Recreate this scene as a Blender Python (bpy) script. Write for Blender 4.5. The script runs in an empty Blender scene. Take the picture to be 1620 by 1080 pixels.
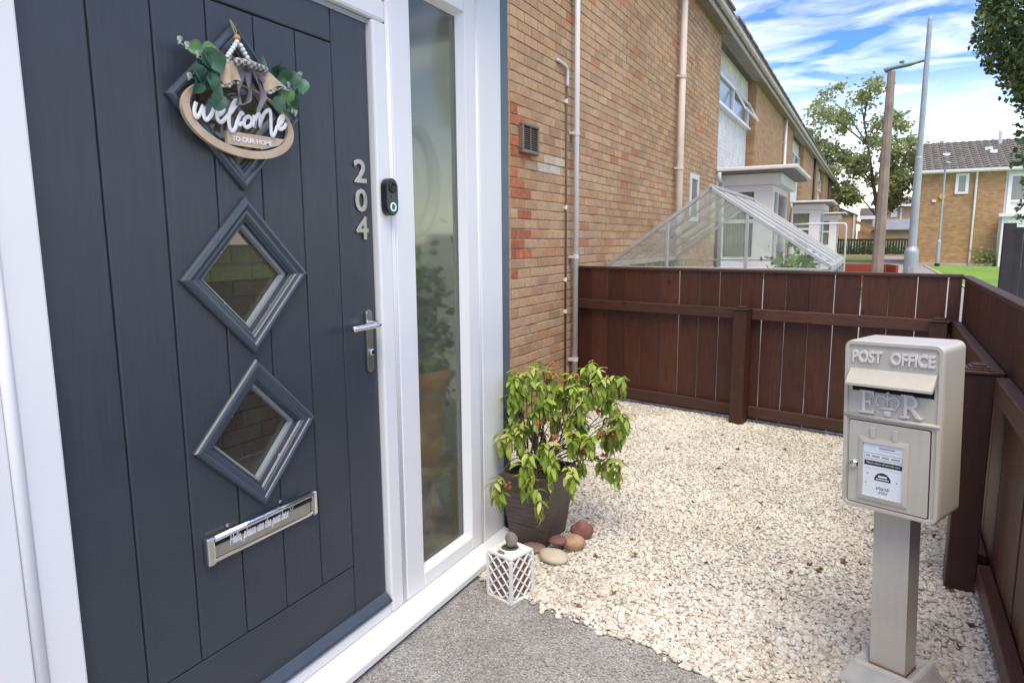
import bpy, bmesh, math, random
import numpy as np
from mathutils import Vector, Matrix, Euler, noise as mnoise

random.seed(7); RNG = np.random.default_rng(7)
R = math.radians
scene = bpy.context.scene
col = scene.collection

# ------------------------------------------------------------------ camera
def cam_matrix(loc, yaw, pitch, roll):
    cy, sy, cp, sp = math.cos(yaw), math.sin(yaw), math.cos(pitch), math.sin(pitch)
    fwd = Vector((-sy*cp, cy*cp, -sp)); right = Vector((cy, sy, 0)); up = right.cross(fwd)
    cr, sr = math.cos(roll), math.sin(roll)
    r2 = right*cr + up*sr; u2 = up*cr - right*sr
    m = Matrix((r2, u2, -fwd)).transposed().to_4x4()
    m.translation = loc
    return m
cd = bpy.data.cameras.new('camera'); cam = bpy.data.objects.new('camera', cd); col.objects.link(cam)
cam.matrix_world = cam_matrix(Vector((1.44, 0, 1.37)), R(27.80), R(8.50), R(-.39))
cd.sensor_width = 36; cd.lens = 1070.6/1620*36; cd.clip_start = .02; cd.clip_end = 800
scene.camera = cam

# ------------------------------------------------------------------ sky, sun, exposure
SUN_EL, SUN_AZ = R(64), R(145)       # azimuth of the sun measured from +Y towards +X
world = bpy.data.worlds.new('World'); scene.world = world; world.use_nodes = True
def build_world():
    nt = world.node_tree; N = nt.nodes; L = nt.links; N.clear()
    out = N.new('ShaderNodeOutputWorld')
    sky = N.new('ShaderNodeTexSky'); sky.sky_type = 'NISHITA'; sky.sun_disc = False
    sky.sun_elevation = SUN_EL; sky.sun_rotation = SUN_AZ; sky.air_density = 1.0; sky.dust_density = .3; sky.ozone_density = 4.0
    bg = N.new('ShaderNodeBackground'); bg.inputs[1].default_value = .15; hs = N.new('ShaderNodeHueSaturation'); hs.inputs['Saturation'].default_value = 1.6; hs.inputs['Hue'].default_value = .53; L.new(sky.outputs[0], hs.inputs['Color']); L.new(hs.outputs[0], bg.inputs[0])
    cl = N.new('ShaderNodeBackground'); cl.inputs[0].default_value = (1, .995, .985, 1); cl.inputs[1].default_value = 1.35
    tc = N.new('ShaderNodeTexCoord'); sep = N.new('ShaderNodeSeparateXYZ'); L.new(tc.outputs['Generated'], sep.inputs[0])
    zc = N.new('ShaderNodeMath'); zc.operation = 'MAXIMUM'; zc.inputs[1].default_value = 0; L.new(sep.outputs[2], zc.inputs[0])
    za = N.new('ShaderNodeMath'); za.operation = 'ADD'; za.inputs[1].default_value = .22; L.new(zc.outputs[0], za.inputs[0])
    dx = N.new('ShaderNodeMath'); dx.operation = 'DIVIDE'; L.new(sep.outputs[0], dx.inputs[0]); L.new(za.outputs[0], dx.inputs[1])
    dy = N.new('ShaderNodeMath'); dy.operation = 'DIVIDE'; L.new(sep.outputs[1], dy.inputs[0]); L.new(za.outputs[0], dy.inputs[1])
    cb = N.new('ShaderNodeCombineXYZ'); L.new(dx.outputs[0], cb.inputs[0]); L.new(dy.outputs[0], cb.inputs[1])
    mp = N.new('ShaderNodeMapping'); mp.inputs['Rotation'].default_value = (0, 0, R(-28)); mp.inputs['Scale'].default_value = (2.2, 5.2, 1)
    L.new(cb.outputs[0], mp.inputs[0])
    n1 = N.new('ShaderNodeTexNoise'); n1.inputs['Scale'].default_value = 1.7; n1.inputs['Detail'].default_value = 9; n1.inputs['Roughness'].default_value = .56; n1.inputs['Distortion'].default_value = .5
    L.new(mp.outputs[0], n1.inputs['Vector'])
    r1 = N.new('ShaderNodeValToRGB'); r1.color_ramp.elements[0].position = .40; r1.color_ramp.elements[1].position = .92
    r1.color_ramp.elements[0].color = (.06, .06, .06, 1); r1.color_ramp.elements[1].color = (.72, .72, .72, 1)
    L.new(n1.outputs[0], r1.inputs[0])
    hz = N.new('ShaderNodeMapRange'); hz.inputs[1].default_value = 0; hz.inputs[2].default_value = .23; hz.inputs[3].default_value = .88; hz.inputs[4].default_value = 0
    L.new(zc.outputs[0], hz.inputs[0])
    mx = N.new('ShaderNodeMath'); mx.operation = 'MAXIMUM'; L.new(r1.outputs[0], mx.inputs[0]); L.new(hz.outputs[0], mx.inputs[1])
    ms = N.new('ShaderNodeMixShader'); L.new(mx.outputs[0], ms.inputs[0]); L.new(bg.outputs[0], ms.inputs[1]); L.new(cl.outputs[0], ms.inputs[2])
    L.new(ms.outputs[0], out.inputs[0])
build_world()
sl = bpy.data.lights.new('sun', 'SUN'); sl.energy = 2.0; sl.angle = R(45); sl.color = (1, .95, .87)
so = bpy.data.objects.new('sun', sl); col.objects.link(so)
sdir = Vector((math.sin(SUN_AZ)*math.cos(SUN_EL), math.cos(SUN_AZ)*math.cos(SUN_EL), math.sin(SUN_EL)))
so.rotation_euler = sdir.to_track_quat('Z', 'Y').to_euler(); so.location = (6, -8, 12)
vs = scene.view_settings; vs.view_transform = 'Standard'; vs.look = 'None'; vs.gamma = 1; vs.use_curve_mapping = False; vs.exposure = 1.06
vs.use_white_balance = True; vs.white_balance_temperature = 7800; vs.white_balance_tint = 0
scene.cycles.max_bounces = 10; scene.cycles.transparent_max_bounces = 12
scene.cycles.use_denoising = True

# ------------------------------------------------------------------ materials
def srgb(r, g, b):
    f = lambda c: ((c/255+.055)/1.055)**2.4 if c/255 > .04045 else c/255/12.92
    return (f(r), f(g), f(b), 1)
class NM:
    def __init__(s, name):
        s.m = bpy.data.materials.new(name); s.m.use_nodes = True; s.nt = s.m.node_tree; s.N = s.nt.nodes; s.L = s.nt.links
        s.b = s.N['Principled BSDF']; s._c = None
    def node(s, t, **kw):
        n = s.N.new('ShaderNode'+t)
        for k, v in kw.items(): setattr(n, k, v)
        return n
    def link(s, a, b): s.L.new(a, b)
    def coords(s, scale=(1, 1, 1), rnd=False, rot=(0, 0, 0)):
        tc = s.node('TexCoord'); mp = s.node('Mapping'); mp.inputs['Scale'].default_value = scale; mp.inputs['Rotation'].default_value = rot
        s.link(tc.outputs['Object'], mp.inputs[0])
        if rnd:
            oi = s.node('ObjectInfo'); mu = s.node('Math', operation='MULTIPLY'); mu.inputs[1].default_value = 37.; s.link(oi.outputs['Random'], mu.inputs[0])
            s.link(mu.outputs[0], mp.inputs['Location'])
        return mp.outputs[0]
    def noise(s, vec, scale, detail=4, rough=.55, dist=0):
        n = s.node('TexNoise'); n.inputs['Scale'].default_value = scale; n.inputs['Detail'].default_value = detail
        n.inputs['Roughness'].default_value = rough; n.inputs['Distortion'].default_value = dist
        if vec: s.link(vec, n.inputs['Vector'])
        return n.outputs[0]
    def ramp(s, fac, stops, interp='LINEAR'):
        r = s.node('ValToRGB'); cr = r.color_ramp; cr.interpolation = interp
        while len(cr.elements) < len(stops): cr.elements.new(.5)
        for e, (p, c) in zip(cr.elements, stops): e.position = p; e.color = c if len(c) == 4 else (*c, 1)
        s.link(fac, r.inputs[0]); return r.outputs[0]
    def mix(s, fac, a, b, mode='MIX'):
        m = s.node('Mix', data_type='RGBA', blend_type=mode)
        for sock, v in ((m.inputs[0], fac), (m.inputs[6], a), (m.inputs[7], b)):
            if isinstance(v, (int, float)): sock.default_value = v
            elif isinstance(v, tuple): sock.default_value = v if len(v) == 4 else (*v, 1)
            else: s.link(v, sock)
        return m.outputs[2]
    def math(s, op, a, b=0.):
        m = s.node('Math', operation=op)
        for i, v in enumerate((a, b)):
            if isinstance(v, (int, float)): m.inputs[i].default_value = v
            else: s.link(v, m.inputs[i])
        return m.outputs[0]
    def bump(s, h, strength=.3, dist=.002):
        b = s.node('Bump'); b.inputs['Strength'].default_value = strength; b.inputs['Distance'].default_value = dist
        s.link(h, b.inputs['Height'])
        if s.b.inputs['Normal'].is_linked: s.link(s.b.inputs['Normal'].links[0].from_socket, b.inputs['Normal'])
        s.link(b.outputs[0], s.b.inputs['Normal'])
    def set(s, color=None, rough=None, metal=None, spec=None):
        for k, v in (('Base Color', color), ('Roughness', rough), ('Metallic', metal), ('Specular IOR Level', spec)):
            if v is None: continue
            if isinstance(v, (int, float)): s.b.inputs[k].default_value = v
            elif isinstance(v, tuple): s.b.inputs[k].default_value = v if len(v) == 4 else (*v, 1)
            else: s.link(v, s.b.inputs[k])
        return s
MATS = {}
def simple(name, c, rough=.5, metal=0, var=.15, scale=8, bump=.0, bscale=60, spec=None, rnd=False):
    if name in MATS: return MATS[name]
    q = NM(name); v = q.coords(rnd=rnd); n = q.noise(v, scale, 5)
    c = c[:3]; lo = tuple(x*(1-var) for x in c); hi = tuple(min(1, x*(1+var*.7)) for x in c)
    cc = q.ramp(n, [(.3, lo), (.7, hi)])
    if rnd:
        oi = q.node('ObjectInfo'); f = q.math('MULTIPLY_ADD', oi.outputs['Random'], .3); f.node.inputs[2].default_value = .82
        cc = q.mix(1., cc, f, 'MULTIPLY')
    q.set(cc, rough, metal, spec)
    if bump: q.bump(q.noise(v, bscale, 4), bump, .003)
    MATS[name] = q.m; return q.m

def brick_material(name, island):
    q = NM(name)
    if island:
        g = q.node('Attribute', attribute_name='rnd'); rv = g.outputs['Fac']
        v = q.coords()
    else:
        oi = q.node('ObjectInfo'); rv = oi.outputs['Random']; v = q.coords(rnd=True)
    base = q.ramp(rv, [(0, (.52, .335, .19)), (.15, (.58, .40, .25)), (.3, (.42, .25, .14)), (.45, (.58, .38, .21)), (.6, (.50, .35, .22)),
                       (.74, (.37, .24, .15)), (.88, (.55, .36, .20)), (.95, (.52, .27, .14)), (1, (.48, .17, .08))])
    base = q.mix(.18, base, (.56, .36, .20, 1))
    n = q.noise(v, 16, 4, .6); base = q.mix(q.ramp(n, [(.45, (0, 0, 0)), (.8, (.45, .45, .45))]), base, (.44, .20, .09, 1))
    n2 = q.noise(v, 45, 5, .7); base = q.mix(1., base, q.ramp(n2, [(.25, (.72, .68, .64)), (.7, (1.16, 1.15, 1.13))]), 'MULTIPLY')
    ge = q.node('NewGeometry'); nw = q.noise(ge.outputs['Position'], .9, 6, .7); base = q.mix(1., base, q.ramp(nw, [(.3, (.80, .78, .76)), (.65, (1.06, 1.06, 1.06))]), 'MULTIPLY'); n3 = q.noise(v, 9, 3); base = q.mix(q.ramp(n3, [(.56, (0, 0, 0)), (.8, (.45, .45, .45))]), base, (.46, .36, .25, 1))
    q.set(base, .88); q.bump(n2, .5, .003)
    MATS[name] = q.m; return q.m
brick_material('brick_face', False); brick_material('brick_face_mass', True)
simple('mortar', (.42, .31, .21), .95, var=.3, scale=20, bump=.6, bscale=150)

def wall_brick_texture(name, c1, c2, mort, bump=.5, axis='y'):
    q = NM(name); tc = q.node('TexCoord'); sep = q.node('SeparateXYZ'); q.link(tc.outputs['Object'], sep.inputs[0]); cb = q.node('CombineXYZ')
    q.link(sep.outputs[1 if axis == 'y' else 0], cb.inputs[0]); q.link(sep.outputs[2], cb.inputs[1])
    br = q.node('TexBrick'); br.inputs['Scale'].default_value = 1; br.inputs['Brick Width'].default_value = .2175; br.inputs['Row Height'].default_value = .0725
    br.inputs['Mortar Size'].default_value = .005; br.inputs['Mortar Smooth'].default_value = .3; br.inputs['Bias'].default_value = 0
    br.inputs['Color1'].default_value = (*c1, 1); br.inputs['Color2'].default_value = (*c2, 1); br.inputs['Mortar'].default_value = (*mort, 1)
    q.link(cb.outputs[0], br.inputs['Vector'])
    n = q.noise(tc.outputs['Object'], 5, 6, .7)
    q.set(q.mix(1., br.outputs[0], q.ramp(n, [(.3, (.75, .72, .7)), (.7, (1.1, 1.1, 1.1))]), 'MULTIPLY'), .9)
    q.bump(q.math('SUBTRACT', 1., br.outputs['Fac']), bump, .006); q.bump(n, .2, .004)
    MATS[name] = q.m; return q.m
wall_brick_texture('far_brick', (.48, .29, .14), (.36, .20, .10), (.40, .30, .2))
wall_brick_texture('far_brick_front', (.50, .30, .14), (.37, .21, .10), (.42, .32, .2), axis='x')
wall_brick_texture('white_brick', (.80, .80, .79), (.76, .76, .76), (.70, .70, .69), .6)

def upvc():
    q = NM('white_upvc'); v = q.coords((18, 18, 1.2)); n = q.noise(v, 6, 5, .6)
    n0 = q.noise(q.coords(), 3, 3)
    q.set(q.ramp(n0, [(.3, (.76, .76, .75)), (.7, (.80, .80, .79))]), .3); q.bump(n, .12, .0006); MATS['white_upvc'] = q.m
upvc()
def door_mat(name, sc):
    q = NM(name); v = q.coords(sc, rnd=True)
    n = q.noise(v, 9, 6, .55, 1.2); n2 = q.noise(q.coords(), 5, 3)
    q.set(q.ramp(n2, [(.3, (.034, .0425, .053)), (.7, (.041, .050, .062))]), q.ramp(n, [(.3, (.36, .36, .36)), (.7, (.48, .48, .48))]))
    w = q.node('TexWave', wave_type='BANDS', bands_direction='X'); w.inputs['Scale'].default_value = 7; w.inputs['Distortion'].default_value = 9; w.inputs['Detail'].default_value = 3
    q.link(v, w.inputs['Vector'])
    q.bump(w.outputs['Fac'], .35, .0010); q.bump(n, .5, .0018); MATS[name] = q.m
door_mat('door_grain_upright', (9, 9, .75)); door_mat('door_grain_level', (9, .75, 9))
simple('door_smooth', (.055, .071, .092), .26, var=.06, scale=20)
simple('chrome', (.82, .81, .78), .1, 1, var=.05, scale=10)
simple('steel', (.46, .43, .40), .36, 1, var=.1, scale=30, bump=.05, bscale=200)
def plate_mat():
    q = NM('steel_flap'); v = q.coords((1, 1, 1)); n = q.noise(v, 35, 6, .65)
    q.set(q.ramp(n, [(.3, (.42, .41, .34)), (.7, (.56, .55, .46))]), q.ramp(n, [(.3, (.34, .34, .34)), (.7, (.5, .5, .5))]), .85); MATS['steel_flap'] = q.m
plate_mat()
simple('seal_black', (.012, .013, .014), .5)
simple('spacer', (.30, .32, .32), .4)
simple('white_letter', (.82, .81, .8), .6, var=.03)
simple('slate_trim', (.105, .145, .165), .45, var=.12, scale=6)
def glass_mat(name, rough_t, tint, milk=0, mcol=(.34, .35, .30, 1)):
    q = NM(name); q.N.remove(q.b); o = q.N['Material Output']
    fr = q.node('Fresnel'); ge = q.node('NewGeometry'); io = q.math('MULTIPLY_ADD', ge.outputs['Backfacing'], 1/1.5-1.5); io.node.inputs[2].default_value = 1.5; q.link(io, fr.inputs[0])
    f2 = q.math('MULTIPLY', fr.outputs[0], 1.0); f2.node.use_clamp = True
    gl = q.node('BsdfGlossy'); gl.inputs['Roughness'].default_value = .06 if rough_t else .015; gl.inputs[0].default_value = (1, 1, 1, 1)
    if rough_t: t = q.node('BsdfRefraction'); t.inputs['Roughness'].default_value = rough_t; t.inputs['IOR'].default_value = 1.16; t.inputs[0].default_value = tint
    else: t = q.node('BsdfTransparent'); t.inputs[0].default_value = tint
    if milk:
        df = q.node('BsdfDiffuse'); df.inputs[0].default_value = mcol; mk = q.node('MixShader'); mk.inputs[0].default_value = milk
        q.link(t.outputs[0], mk.inputs[1]); q.link(df.outputs[0], mk.inputs[2]); t = mk
    ms = q.node('MixShader'); q.link(f2, ms.inputs[0]); q.link(t.outputs[0], ms.inputs[1]); q.link(gl.outputs[0], ms.inputs[2]); q.link(ms.outputs[0], o.inputs[0])
    MATS[name] = q.m
glass_mat('glass_clear', 0, (.76, .78, .74, 1), .05, (.40, .41, .37, 1)); glass_mat('glass_obscure', .24, (.80, .83, .73, 1), .18, (.28, .29, .25, 1)); glass_mat('glass_greenhouse', 0, (.92, .95, .93, 1), .11, (.75, .78, .76, 1))

def fence_mat(name, sc, lo, hi):
    q = NM(name); v = q.coords(sc, rnd=True); n = q.noise(v, 10, 6, .6, .6); oi = q.node('ObjectInfo')
    c = q.ramp(n, [(.25, lo), (.75, hi)])
    f = q.math('MULTIPLY_ADD', oi.outputs['Random'], .5); f.node.inputs[2].default_value = .75
    c = q.mix(1., c, f, 'MULTIPLY')
    sp = q.noise(q.coords(rnd=True), 55, 2, .5); c = q.mix(q.ramp(sp, [(.72, (0, 0, 0)), (.8, (.35, .35, .35))]), c, (.16, .10, .08, 1))
    kn = q.node('TexVoronoi'); kn.inputs['Scale'].default_value = 4.5; q.link(q.coords((1, 1, .6), rnd=True), kn.inputs['Vector'])
    c = q.mix(q.ramp(kn.outputs['Distance'], [(.03, (.8, .8, .8)), (.09, (0, 0, 0))]), c, (.012, .006, .005, 1))
    q.set(c, .5); q.bump(n, .5, .002); MATS[name] = q.m
fence_mat('fence_board', (7, 7, .7), (.040, .0120, .0068), (.098, .030, .0155))
fence_mat('fence_rail', (.7, 7, 7), (.044, .0170, .0112), (.097, .040, .026))
fence_mat('fence_post', (6, 6, .7), (.034, .0120, .0075), (.072, .025, .0145))

def gravel_mat():
    q = NM('gravel_stone'); a = q.node('Attribute', attribute_name='rnd'); v = q.coords()
    c = q.ramp(a.outputs['Fac'], [(0, (.67, .63, .56)), (.2, (.74, .71, .65)), (.38, (.63, .58, .51)), (.52, (.72, .68, .61)), (.66, (.78, .755, .70)), (.78, (.66, .595, .51)), (.88, (.58, .53, .47)), (.955, (.46, .43, .40)), (.985, (.60, .44, .33)), (1, (.46, .37, .30))])
    n = q.noise(v, 160, 3); c = q.mix(1., c, q.ramp(n, [(.3, (.82, .8, .77)), (.7, (1.05, 1.05, 1.05))]), 'MULTIPLY')
    n4 = q.noise(v, 1.6, 5, .65); c = q.mix(1., c, q.ramp(n4, [(.3, (.80, .79, .76)), (.6, (1.03, 1.03, 1.02))]), 'MULTIPLY')
    q.set(c, .85); q.bump(n, .4, .002); MATS['gravel_stone'] = q.m
    q = NM('gravel_bed'); n = q.noise(q.coords(), 60, 6, .7); q.set(q.ramp(n, [(.3, (.40, .36, .30)), (.7, (.60, .55, .48))]), .95); q.bump(n, 1., .01); MATS['gravel_bed'] = q.m
gravel_mat()
def aggregate_mat():
    q = NM('aggregate'); v = q.coords()
    vo = q.node('TexVoronoi'); vo.inputs['Scale'].default_value = 185; q.link(v, vo.inputs['Vector'])
    sp = q.node('SeparateColor'); q.link(vo.outputs['Color'], sp.inputs[0])
    c = q.ramp(sp.outputs[0], [(0, (.15, .14, .13)), (.18, (.26, .25, .24)), (.4, (.34, .335, .32)), (.6, (.42, .41, .395)), (.78, (.52, .51, .49)), (.9, (.38, .32, .26)), (1, (.64, .63, .61))])
    n = q.noise(v, 3.5, 5, .6); c = q.mix(1., c, q.ramp(n, [(.3, (.72, .7, .68)), (.7, (1.1, 1.1, 1.1))]), 'MULTIPLY')
    e = q.ramp(vo.outputs['Distance'], [(.0, (1, 1, 1)), (.7, (0, 0, 0))])
    c = q.mix(q.ramp(vo.outputs['Distance'], [(.42, (0, 0, 0)), (.75, (.55, .55, .55))]), c, (.16, .15, .135, 1))
    q.set(c, .75); q.bump(e, .8, .004); MATS['aggregate'] = q.m
aggregate_mat()
def grass_mat(name, lo, hi, sc):
    q = NM(name); v = q.coords(); n = q.noise(v, sc, 8, .75); n2 = q.noise(v, .5, 3)
    c = q.mix(.4, q.ramp(n, [(.3, lo), (.7, hi)]), q.ramp(n2, [(.35, lo), (.65, hi)]))
    q.set(c, .9); q.bump(n, 1., .05); MATS[name] = q.m
grass_mat('lawn_grass', (.10, .20, .02), (.26, .42, .06), 14); grass_mat('rough_grass', (.07, .11, .03), (.2, .24, .08), 6)
simple('paving', (.30, .285, .27), .9, var=.25, scale=3, bump=.4, bscale=40); simple('kerb_stone', (.42, .39, .35), .9, var=.2, scale=4)
def leaf_mat(name, stops, rough=.5, tr=.25):
    q = NM(name); a = q.node('Attribute', attribute_name='rnd'); c = q.ramp(a.outputs['Fac'], stops); q.set(c, rough)
    t = q.node('BsdfTranslucent'); q.link(c, t.inputs[0]); ms = q.node('MixShader'); ms.inputs[0].default_value = tr
    q.link(q.b.outputs[0], ms.inputs[1]); q.link(t.outputs[0], ms.inputs[2]); q.link(ms.outputs[0], q.N['Material Output'].inputs[0]); MATS[name] = q.m
leaf_mat('birch_leaves', [(0, (.21, .26, .10)), (.5, (.32, .38, .16)), (.85, (.42, .45, .22)), (.96, (.52, .44, .16)), (1, (.60, .36, .08))], .6, .4)
leaf_mat('ivy_leaves', [(0, (.06, .11, .035)), (.5, (.11, .18, .055)), (.85, (.17, .25, .08)), (1, (.25, .33, .13))], .35, .15)
leaf_mat('garden_leaves', [(0, (.10, .22, .03)), (1, (.30, .46, .08))], .5, .3)
def objleaf(name, stops, rough=.4, tr=.2, attr=False):
    q = NM(name)
    if attr: f = q.node('Attribute', attribute_name='rnd').outputs['Fac']
    else: f = q.node('ObjectInfo').outputs['Random']
    c = q.ramp(f, stops); n = q.noise(q.coords(), 40, 3); c = q.mix(1., c, q.ramp(n, [(.3, (.8, .8, .75)), (.7, (1.1, 1.1, 1.1))]), 'MULTIPLY'); q.set(c, rough)
    t = q.node('BsdfTranslucent'); q.link(c, t.inputs[0]); ms = q.node('MixShader'); ms.inputs[0].default_value = tr
    q.link(q.b.outputs[0], ms.inputs[1]); q.link(t.outputs[0], ms.inputs[2]); q.link(ms.outputs[0], q.N['Material Output'].inputs[0]); MATS[name] = q.m
SH = [(0, (.19, .28, .035)), (.3, (.31, .43, .06)), (.65, (.43, .55, .10)), (.85, (.55, .62, .16)), (.95, (.60, .60, .22)), (1, (.50, .30, .10))]
objleaf('shrub_leaf', SH, .5, .33); objleaf('shrub_leaf_mass', SH, .5, .33, attr=True)
objleaf('eucalyptus', [(0, (.03, .10, .06)), (.4, (.06, .17, .10)), (.75, (.11, .24, .15)), (1, (.17, .33, .09))], .5, .15)
objleaf('fallen', [(0, (.06, .025, .012)), (.4, (.13, .05, .02)), (.75, (.30, .12, .035)), (1, (.20, .09, .04))], .6, .1)
simple('bloom', (.42, .13, .035), .8, var=.4, scale=90, bump=.5, bscale=200); simple('stem_bark', (.10, .06, .04), .85, var=.3, scale=40, bump=.4)
simple('sage_tip', (.45, .52, .42), .6)
def pot_mat():
    q = NM('pot_slate'); v = q.coords((3, 3, 26)); n = q.noise(v, 4, 6, .7, .4); n2 = q.noise(q.coords(), 6, 3)
    c = q.mix(n2, q.ramp(n, [(.32, (.022, .021, .024)), (.66, (.10, .09, .085))]), q.ramp(n, [(.32, (.04, .026, .019)), (.66, (.19, .12, .075))]))
    q.set(c, .5); q.bump(n, .8, .004); MATS['pot_slate'] = q.m
pot_mat()
simple('soil', (.03, .02, .014), .95, bump=1, bscale=80)
simple('terracotta', (.66, .22, .05), .8); simple('lantern_white', (.74, .72, .68), .55, var=.12, scale=25, bump=.25, bscale=120)
simple('bronze', (.25, .18, .10), .35, .9); simple('rubber', (.06, .065, .062), .7)
simple('stone_grey', (.23, .20, .17), .9, var=.3, scale=25, bump=.5, bscale=90); simple('stone_cream', (.50, .43, .33), .8, var=.18, scale=14)
simple('stone_red', (.29, .12, .095), .8, var=.2, scale=20); simple('stone_plum', (.22, .095, .085), .75, var=.2, scale=20)
simple('stone_tan', (.46, .29, .17), .8, var=.3, scale=16); simple('stone_brown', (.27, .17, .13), .8, var=.2, scale=20)
def postbox_paint():
    q = NM('postbox_paint'); v = q.coords(); n = q.noise(v, 7, 5); n2 = q.noise(v, 190, 3)
    q.set(q.ramp(n, [(.3, (.49, .45, .385)), (.7, (.54, .50, .43))]), .3); q.bump(n2, .1, .001)
    st = q.noise(q.coords((22, 22, 1.6)), 3, 5, .65); bc = q.b.inputs['Base Color'].links[0].from_socket
    q.link(q.mix(1., bc, q.ramp(st, [(.28, (.945, .94, .93)), (.55, (1.01, 1.01, 1.01))]), 'MULTIPLY'), q.b.inputs['Base Color']); MATS['postbox_paint'] = q.m
postbox_paint()
simple('postbox_relief', (.68, .65, .60), .4, var=.04); simple('plinth_concrete', (.46, .44, .42), .9, var=.15, scale=12, bump=.4, bscale=90)
simple('card_white', (.75, .78, .82), .5, var=.02); simple('ink_black', (.02, .02, .022), .6); simple('ink_grey', (.32, .33, .36), .6)
simple('dark_slot', (.004, .004, .004), .9)
simple('ply', (.56, .42, .29), .65, var=.15, scale=18); simple('wood_bead', (.52, .30, .15), .6); simple('bead_white', (.8, .79, .77), .6, var=.03)
simple('twine', (.36, .25, .13), .9); simple('burlap', (.60, .45, .30), .85, var=.12, scale=60, bump=.4, bscale=400); simple('chiffon', (.20, .175, .19), .7, var=.35, scale=14)
def gingham():
    q = NM('gingham'); ck = q.node('TexChecker'); ck.inputs['Scale'].default_value = 130; ck.inputs[1].default_value = (.03, .03, .032, 1); ck.inputs[2].default_value = (.55, .52, .5, 1)
    q.link(q.coords((0, 1, 1)), ck.inputs[0]); n = q.noise(q.coords(), 200, 2); q.set(q.mix(.4, ck.outputs[0], q.ramp(n, [(.4, (.06, .06, .06)), (.6, (.5, .48, .46))])), .85); MATS['gingham'] = q.m
gingham()
simple('bell_body', (.018, .02, .024), .3); simple('bell_face', (.03, .033, .04), .2)
q = NM('bell_light'); q.set((.3, .5, .55, 1), .3); q.b.inputs['Emission Color'].default_value = (.45, .8, .9, 1); q.b.inputs['Emission Strength'].default_value = .5; MATS['bell_light'] = q.m
simple('pipe_white', (.72, .71, .68), .4, var=.08); simple('pipe_grey', (.60, .60, .60), .45, var=.1, scale=3); simple('pipe_beige', (.66, .57, .48), .5, var=.1, scale=3); simple('pipe_brown', (.10, .06, .04), .6); simple('pipe_black', (.02, .02, .02), .5)
simple('vent_brown', (.19, .145, .12), .5)
simple('gutter_beige', (.46, .42, .36), .6, var=.2, scale=4); simple('soffit', (.30, .255, .20), .8, var=.2); simple('fascia', (.45, .42, .37), .7, var=.15)
def roof_tile_mat():
    q = NM('roof_tile'); n = q.noise(q.coords(), 3, 7, .7); q.set(q.ramp(n, [(.3, (.15, .13, .112)), (.7, (.29, .255, .22))]), .9)
    q.bump(n, .3, .01); MATS['roof_tile'] = q.m
roof_tile_mat()
simple('far_roof', (.11, .085, .075), .9, var=.3, scale=2); simple('grey_roof', (.22, .23, .24), .8, var=.2, scale=2)
simple('far_buff', (.52, .34, .19), .9, var=.15, scale=2); simple('white_wall', (.78, .78, .77), .7, var=.05)
simple('window_dark', (.17, .19, .195), .12, spec=.8); simple('curtain', (.74, .76, .70), .9, var=.2, scale=6)
simple('aluminium', (.55, .55, .54), .45, .6, var=.12, scale=5)
simple('lamp_concrete', (.33, .255, .205), .9, var=.25, scale=5, bump=.3); simple('lamp_arm', (.20, .24, .22), .5, .3); simple('lamp_grey', (.40, .45, .48), .5, .3, var=.12, scale=4); simple('black_paint', (.015, .015, .016), .5)
simple('green_fence', (.022, .05, .028), .6, var=.3); simple('charcoal_wood', (.028, .026, .028), .7, var=.3, scale=10); simple('red_wood', (.28, .045, .025), .6, var=.2, scale=5); simple('tan_wood', (.36, .19, .08), .7)
simple('tree_bark', (.12, .09, .07), .9, var=.4, scale=12, bump=.5, bscale=30); simple('alarm_yellow', (.75, .42, .04), .5); simple('inner_floor', (.42, .36, .29), .7); simple('inner_white', (.7, .69, .66), .7)

def hazy_glass():
    q = NM('glass_hazy'); d = q.node('BsdfTranslucent'); d.inputs[0].default_value = (.8, .82, .82, 1); q.set((.78, .80, .80, 1), .3); t = q.node('BsdfTransparent'); a = q.node('MixShader'); a.inputs[0].default_value = .45
    b = q.node('MixShader'); b.inputs[0].default_value = .45; q.link(q.b.outputs[0], a.inputs[1]); q.link(d.outputs[0], a.inputs[2]); q.link(a.outputs[0], b.inputs[1]); q.link(t.outputs[0], b.inputs[2]); q.link(b.outputs[0], q.N['Material Output'].inputs[0]); MATS['glass_hazy'] = q.m
hazy_glass()
# ------------------------------------------------------------------ mesh helpers
def wmat(o):
    m = o.matrix_basis
    return wmat(o.parent) @ o.matrix_parent_inverse @ m if o.parent else m
def finish(name, me, mat, parent=None, local=True, smooth=False):
    """link a mesh as one object; its vertices are in the parent's space (local) or in world space"""
    if mat is not None and not me.materials: me.materials.append(MATS[mat])
    if smooth: me.polygons.foreach_set('use_smooth', [True]*len(me.polygons))
    n = len(me.vertices); co = np.empty(n*3); me.vertices.foreach_get('co', co); co = co.reshape(-1, 3)
    c = (co.min(0)+co.max(0))/2; c[2] = co[:, 2].min(); co -= c; me.vertices.foreach_set('co', co.ravel()); me.update()
    o = bpy.data.objects.new(name, me); col.objects.link(o); o.location = c
    if parent is not None:
        o.parent = parent
        if not local: o.matrix_parent_inverse = wmat(parent).inverted()
        elif parent.type == 'MESH': o.matrix_parent_inverse = Matrix.Translation(-parent.location)
    return o
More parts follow.
